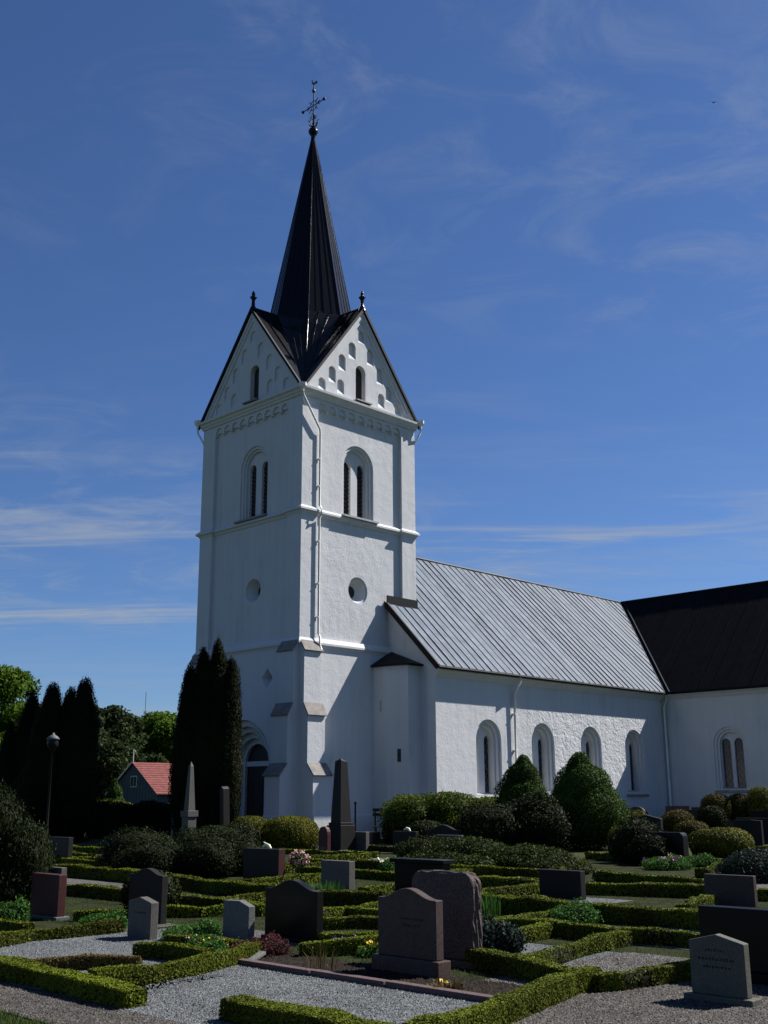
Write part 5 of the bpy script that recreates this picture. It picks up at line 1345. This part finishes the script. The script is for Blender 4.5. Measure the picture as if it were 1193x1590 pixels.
# ---------------------------------------------------------------- trees
def trunk_mesh(h, r, z0=0.0, n=5, bend=.12):
    pts = [(random.uniform(-bend, bend)*i/n, random.uniform(-bend, bend)*i/n, z0+h*i/n) for i in range(n+1)]
    g = MB(); g.tube(pts, [r*(1-.6*i/n) for i in range(n+1)], 8); return g
def thuja(label, x, y, h, w, group='columnar thujas', tips=None, mats=None):
    t = thing('thuja', label, 'tree', (x, y, 0), 0, group)
    g = trunk_mesh(h*.8, .09, bend=.03); g.build('trunk', M_BARK, t)
    w *= 1.07
    B = [((0, 0, h*.40), (w*.50, w*.50, h*.44)), ((.03*w, 0, h*.66), (w*.38, w*.38, h*.28))]
    for dx, dy, hh in (tips or [(0, 0, h)]):
        B.append(((dx, dy, hh-h*.18), (w*.20, w*.20, h*.17)))
    blobs('crown', B, .060, mats or [L_THUJA, M_CORE], t, rough=.12, freq=2.4, loose=.26, upright=1.8, squash=.38, cover=1.5, jitter=.5)
    return t
thuja('dark columnar thuja against the left edge of the tower, leftmost stem of the clump', -4.66, .90, 6.45, 1.15)
thuja('dark columnar thuja against the left edge of the tower, second stem of the clump', -4.28, .58, 7.15, 1.1)
thuja('dark columnar thuja against the left edge of the tower, tallest stem of the clump', -3.84, .28, 7.52, 1.1)
thuja('dark columnar thuja against the left edge of the tower, rightmost stem of the clump', -3.48, -.06, 6.75, 1.1)
thuja('dark columnar thuja in the left group, lowest one at its left end', -6.32, 11.3, 4.95, 1.2)
thuja('dark columnar thuja in the left group, slim single one with a pointed top', -5.65, 10.9, 6.05, 1.55)
thuja('dark columnar thuja behind the lamp post, left of three joined crowns', -6.38, 7.9, 6.15, 1.7)
thuja('dark columnar thuja behind the lamp post, middle of three joined crowns', -5.8, 7.45, 5.98, 1.5)
thuja('dark columnar thuja behind the lamp post, tallest at the right of three joined crowns', -5.75, 6.5, 6.30, 1.55)
thuja('low dark thuja bridging the gap in the left group', -5.9, 9.3, 4.2, 1.9)
thuja('slim brownish columnar conifer left of the red roofed house', 1.0, 17.8, 4.6, 1.5, 'conifers by the red roofed house')
thuja('dark broad conifer left of the slim brownish one by the red roofed house', -1.0, 17.2, 4.2, 2.6, 'conifers by the red roofed house')
t = thing('young_spruce', 'small bright green conical tree in front of the red roofed house', 'tree', (8.6, 26.6, 0))
trunk_mesh(1.6, .05).build('trunk', M_BARK, t)
blobs('crown', [((0, 0, 1.0), (.85, .85, .95)), ((0, 0, 1.8), (.5, .5, .8)), ((0, 0, 2.4), (.2, .2, .45))], .08, [L_CONE, M_CORE], t, rough=.12, loose=.2, topvar=.4)
def tree(label, x, y, h, cr, mats, name='broadleaf_tree', seed=1, leaf=.22, dens=1.0, lobes=26, trunk_h=.35, group='broadleaf trees beyond the churchyard'):
    rs = random.Random(seed)
    t = thing(name, label, 'tree', (x, y, 0), rs.uniform(0, 6), group)
    g = MB(); g.tube([(0, 0, 0), (.1, 0, h*.2), (0, .1, h*.45), (.1, .1, h*.75)], [h*.028, h*.022, h*.015, h*.005], 8)
    g.build('trunk', M_BARK, t)
    B = []; lm = MB()
    for i in range(lobes):
        u = rs.random(); zz = trunk_h+(1-trunk_h)*(.08+.84*u); rad = cr*math.sqrt(max(.05, 1-((zz-.62)/.42)**2))
        a = rs.uniform(0, 6.28); q = rad*rs.uniform(.35, .85); c = (q*math.cos(a), q*math.sin(a), h*zz)
        s = cr*rs.uniform(.22, .42); B.append((c, (s, s, s*rs.uniform(.6, .85))))
        if i % 3 == 0: lm.tube([(0, .05, h*max(.2, zz-.25)), (c[0]*.5, c[1]*.5, c[2]-h*.06), c], [h*.010, h*.007, h*.002], 5)
    lm.build('limb', M_BARK, t)
    parts = []
    for c, r in B:
        c = np.array(c); r = np.array(r); n = int(dens*420*(r[0]/1.2)**2*(.22/leaf)**2)
        d = RNG.normal(size=(n, 3)); d /= np.linalg.norm(d, axis=1)[:, None]
        rad = RNG.uniform(.25, 1.12, n)**.6
        P = c+d*r*(rad*(1+.25*wob(c+d*r, 1.6)))[:, None]
        Nn = d*.6+np.array([0, 0, .5])
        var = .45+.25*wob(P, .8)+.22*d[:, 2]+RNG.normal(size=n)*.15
        parts.append((*leaves(P, Nn, leaf, .8, var, .6), 0))
    mesh_np('crown', parts, mats, t)
    return t
tree('tall airy spring green tree at the left edge, sky showing through its crown', 11.2, 47.4, 11.6, 4.2, [L_TREE], seed=3, leaf=.17, dens=.75, lobes=30, trunk_h=.18)
tree('lower leafy tree at the left edge behind the columnar thujas', 8.0, 42.5, 6.5, 3.4, [L_TREE], seed=31, leaf=.17, dens=.8, lobes=26, trunk_h=.1)
tree('grey green broad tree right of the left group of thujas', 31.4, 65.6, 10.9, 3.7, [L_TREE2], seed=5, leaf=.22, dens=1.3, lobes=44, trunk_h=.10)
tree('darker grey green tree between the grey green and the bright green crowns', 33.4, 65.6, 8.6, 3.4, [L_TREE2], seed=8, leaf=.22, dens=1.3, lobes=40, trunk_h=.08)
tree('bright green round crowned tree behind the red roofed house, left one', 40.3, 70.7, 10.6, 4.4, [L_TREE], seed=12, leaf=.22, dens=1.5, lobes=46, trunk_h=.08)
tree('bright green round crowned tree behind the red roofed house, right one', 41.4, 66.2, 10.2, 4.6, [L_TREE], seed=15, leaf=.22, dens=1.5, lobes=46, trunk_h=.08)
tree('dark green bushy tree just behind the red roof ridge', 28.2, 54.0, 5.2, 3.6, [L_TREE2], seed=21, leaf=.2, dens=1.3, lobes=40, trunk_h=.05)
tree('low bushy tree filling the gap left of the red roofed house', 22.0, 50.5, 6.2, 3.6, [L_TREE2], seed=24, leaf=.2, dens=1.3, lobes=36, trunk_h=.05)
tree('broad tree seen through the gap between the two groups of thujas', 26.0, 62.0, 8.2, 4.2, [L_TREE2], seed=25, leaf=.22, dens=1.3, lobes=40, trunk_h=.05)
hw = tag(blobs('boundary_trees', [((50+i*9-60, 130-i*11+25, 1.5), (9, 9, 4.5)) for i in range(9)], .5, [L_TREE2, M_CORE], rough=.2, cover=1.2), kind='stuff')
# tall clipped boundary hedge in front of the house
o = hedge('tall dark clipped boundary hedge in front of the red roofed house', [(-3.2, 9.6), (-1.0, 9.4), (1.3, 9.0), (2.6, 8.7)], 1.36, .8, [L_YEW, M_CORE], name='boundary_hedge', leaf=.06)
o = hedge('low greenish hedge top seen just behind the boundary hedge, before the house', [(3.0, 21.8), (7.6, 18.2)], 1.5, .9, [L_BOX, M_CORE], name='boundary_hedge', leaf=.07)

# ---------------------------------------------------------------- house, lamp post, bench, pole, mast, bird
M_TILE = simple('red_roof_tile', (.165, .058, .052), .85, 0, .25, 3, spec=.1)
M_GREYWALL = simple('blue_grey_boarded_wall', (.058, .080, .096), .85, 0, .15, 3)
M_WHITEPAINT = simple('white_painted_wood', (.7, .7, .68), .6, 0, .1)
hx, hy = 17.3, 37.95
ho = thing('house', 'small blue grey house with a red roof beyond the churchyard hedge', 'house', (hx, hy, 0))
half, eave, rdg, ln = 3.25, 2.0, 4.22, 9.0
g = MB(); g.add([(0, -half+.2, 0), (0, half-.2, 0), (0, half-.2, eave+.1), (0, 0, rdg-.12), (0, -half+.2, eave+.1)], [(0, 1, 2, 3, 4)])
g.add([(0, -half+.2, 0), (ln, -half+.2, 0), (ln, -half+.2, eave+.1), (0, -half+.2, eave+.1)], [(0, 1, 2, 3)])
g.add([(0, half-.2, 0), (ln, half-.2, 0), (ln, half-.2, eave+.1), (0, half-.2, eave+.1)], [(0, 1, 2, 3)])
g.add([(ln, -half+.2, 0), (ln, half-.2, 0), (ln, half-.2, eave+.1), (ln, 0, rdg-.12), (ln, -half+.2, eave+.1)], [(0, 1, 2, 3, 4)])
wo = g.build('wall', M_GREYWALL, ho)
for i in range(16):
    y = -half+.4+i*.4
    g = MB(); zt_ = eave+.1+(rdg-.22-eave)*(1-abs(y)/(half-.2)); g.box(-.025, .0, y-.03, y+.03, 0, max(.3, zt_-.1)); g.build('board', M_GREYWALL, wo)
for sg in (-1, 1):
    g = MB(); n = 14; L = math.hypot(half+.1, rdg-eave+.07)
    for q in range(n):      # tile courses, each a step
        f0, f1 = q/n, (q+1)/n; y0, z0_ = sg*(half+.1)*(1-f0), eave-.07+(rdg-eave+.07)*f0; y1, z1_ = sg*(half+.1)*(1-f1), eave-.07+(rdg-eave+.07)*f1
        g.add([(-.2, y0, z0_+.05), (ln+.2, y0, z0_+.05), (ln+.2, y1, z1_+.01), (-.2, y1, z1_+.01), (-.2, y0, z0_-.02), (ln+.2, y0, z0_-.02)], [(0, 1, 2, 3), (4, 5, 1, 0)])
    r_o = g.build('roof', M_TILE, ho)
g = MB(); g.add([(-.22, half+.1, eave-.12), (-.22, 0, rdg-.05), (-.22, 0, rdg+.06), (-.22, half+.1, eave), (-.18, half+.1, eave-.12), (-.18, 0, rdg-.05), (-.18, 0, rdg+.06), (-.18, half+.1, eave)], [(0, 1, 2, 3), (4, 7, 6, 5), (0, 4, 5, 1), (3, 2, 6, 7)]); g.build('bargeboard', M_WHITEPAINT, ho)
g = MB(); g.box(-.06, -.03, -.52, .28, 2.45, 3.25); wf = g.build('window', M_WHITEPAINT, ho)
for a, b in ((-.47, -.15), (-.09, .23)):
    g = MB(); g.box(-.075, -.061, a, b, 2.5, 3.2); g.build('pane', M_GLASS, wf)
g = MB(); g.tube([(-.1, 0, rdg-.1), (-.1, 0, rdg+.95)], .03, 6); g.tube([(-.1, -.25, rdg+.82), (-.1, .22, rdg+.70)], .03, 6); g.build('ridge_pole', M_WHITEPAINT, ho)

lp = thing('lamp_post', 'thin black lamp post with a domed cap, before the dark thujas at the left', 'lamp post', (-11.6, -1.78, 0))
g = MB(); g.lathe([(.10, 0), (.10, .08), (.065, .14), (.05, .8), (.038, .86), (.032, 3.05), (.07, 3.08), (.09, 3.14)], n=10); g.build('pole', M_IRON, lp, smooth=True)
g = MB(); g.lathe([(.08, 3.14), (.15, 3.2), (.175, 3.30), (.15, 3.42)], n=14)
M_GLOBE = simple('smoked_lamp_globe', (.010, .010, .011), .4, 0, .1, spec=.12); g.build('globe', M_GLOBE, lp, smooth=True)
g = MB(); g.lathe([(.02, 3.41), (.19, 3.42), (.20, 3.45), (.13, 3.52), (.05, 3.57), (.03, 3.62), (.0, 3.64)], n=14); g.build('cap', simple('grey_zinc_cap', (.10, .105, .11), .6, 0, .1, spec=.2), lp, smooth=True)

bn = thing('bench', 'dark wooden bench by the church wall beside the spreading cypress', 'bench', (1.75, -3.30, 0), -.72)
M_WOOD = simple('dark_stained_wood', (.018, .013, .012), .7, 0, .4, 14)
for z in (.95, 1.12):
    g = MB(); g.box(-.62, .75, .18, .21, z, z+.12); g.build('back_slat', M_WOOD, bn)
for y in (-.24, -.10, .04):
    g = MB(); g.box(-.62, .75, y, y+.11, .55, .59); g.build('seat_slat', M_WOOD, bn)
for x in (-.52, .65):
    g = MB(); g.box(x-.03, x+.03, .215, .26, 0, 1.24); g.build('leg', M_WOOD, bn)
    g = MB(); g.box(x-.03, x+.03, -.24, -.19, 0, .545); g.build('leg', M_WOOD, bn)
    g = MB(); g.box(x-.028, x+.028, -.19, .215, .50, .545); g.build('rail', M_WOOD, bn)
pp_ = thing('post', 'thin black iron post standing right of the dark obelisk', 'post', (.14, -3.11, 0))
g = MB(); g.tube([(0, 0, 0), (0, 0, 1.42)], .035, 8); g.build('rod', M_IRON, pp_)
g = MB(); g.lathe([(.035, 1.40), (.06, 1.43), (.05, 1.48), (0, 1.51)], n=8); g.build('knob', M_IRON, pp_)

M_MAST = simple('far_grey_steel', (.10, .12, .15), .6, .3, .1)
ms = thing('radio_mast', 'thin lattice radio mast far away above the bright green trees', 'mast', (136.6, 216.8, 0))
for i in range(3):
    a = i*2.094; g = MB(); g.tube([(.55*math.cos(a), .55*math.sin(a), 0), (.30*math.cos(a), .30*math.sin(a), 24)], .09, 5); g.build('leg', M_MAST, ms)
g = MB(); g.tube([(0, 0, 23.5), (0, 0, 29.0)], .08, 5); g.build('aerial', M_MAST, ms)
for q in range(14):
    z = 1+q*1.7; g = MB(); r_ = .55-.25*z/24
    pts = [(r_*math.cos(i*2.094), r_*math.sin(i*2.094), z+(i % 2)*.8) for i in range(4)]; g.tube(pts, .045, 4); g.build('brace', M_MAST, ms)
bd = thing('bird', 'tiny dark bird high in the sky at the upper right', 'bird', (47.8, 2.9, 57.9), .6)
bd.scale = (.55, .55, .55)
g = MB(); g.tube([(-.26, 0, 0), (-.12, 0, .0), (.05, 0, .01), (.16, 0, .03), (.22, 0, .03)], [.02, .06, .075, .05, .01], 8); g.build('body', M_IRON, bd, smooth=True)
for sg in (-1, 1):
    g = MB(); g.add([(.10, sg*.05, .02), (-.08, sg*.05, .02), (-.16, sg*.42, .16), (.02, sg*.30, .13), (.10, sg*.05, .03), (-.08, sg*.05, .03), (-.16, sg*.42, .165), (.02, sg*.30, .14)], [(0, 1, 2, 3), (7, 6, 5, 4), (0, 3, 7, 4), (1, 0, 4, 5), (2, 1, 5, 6), (3, 2, 6, 7)]); g.build('wing', M_IRON, bd)
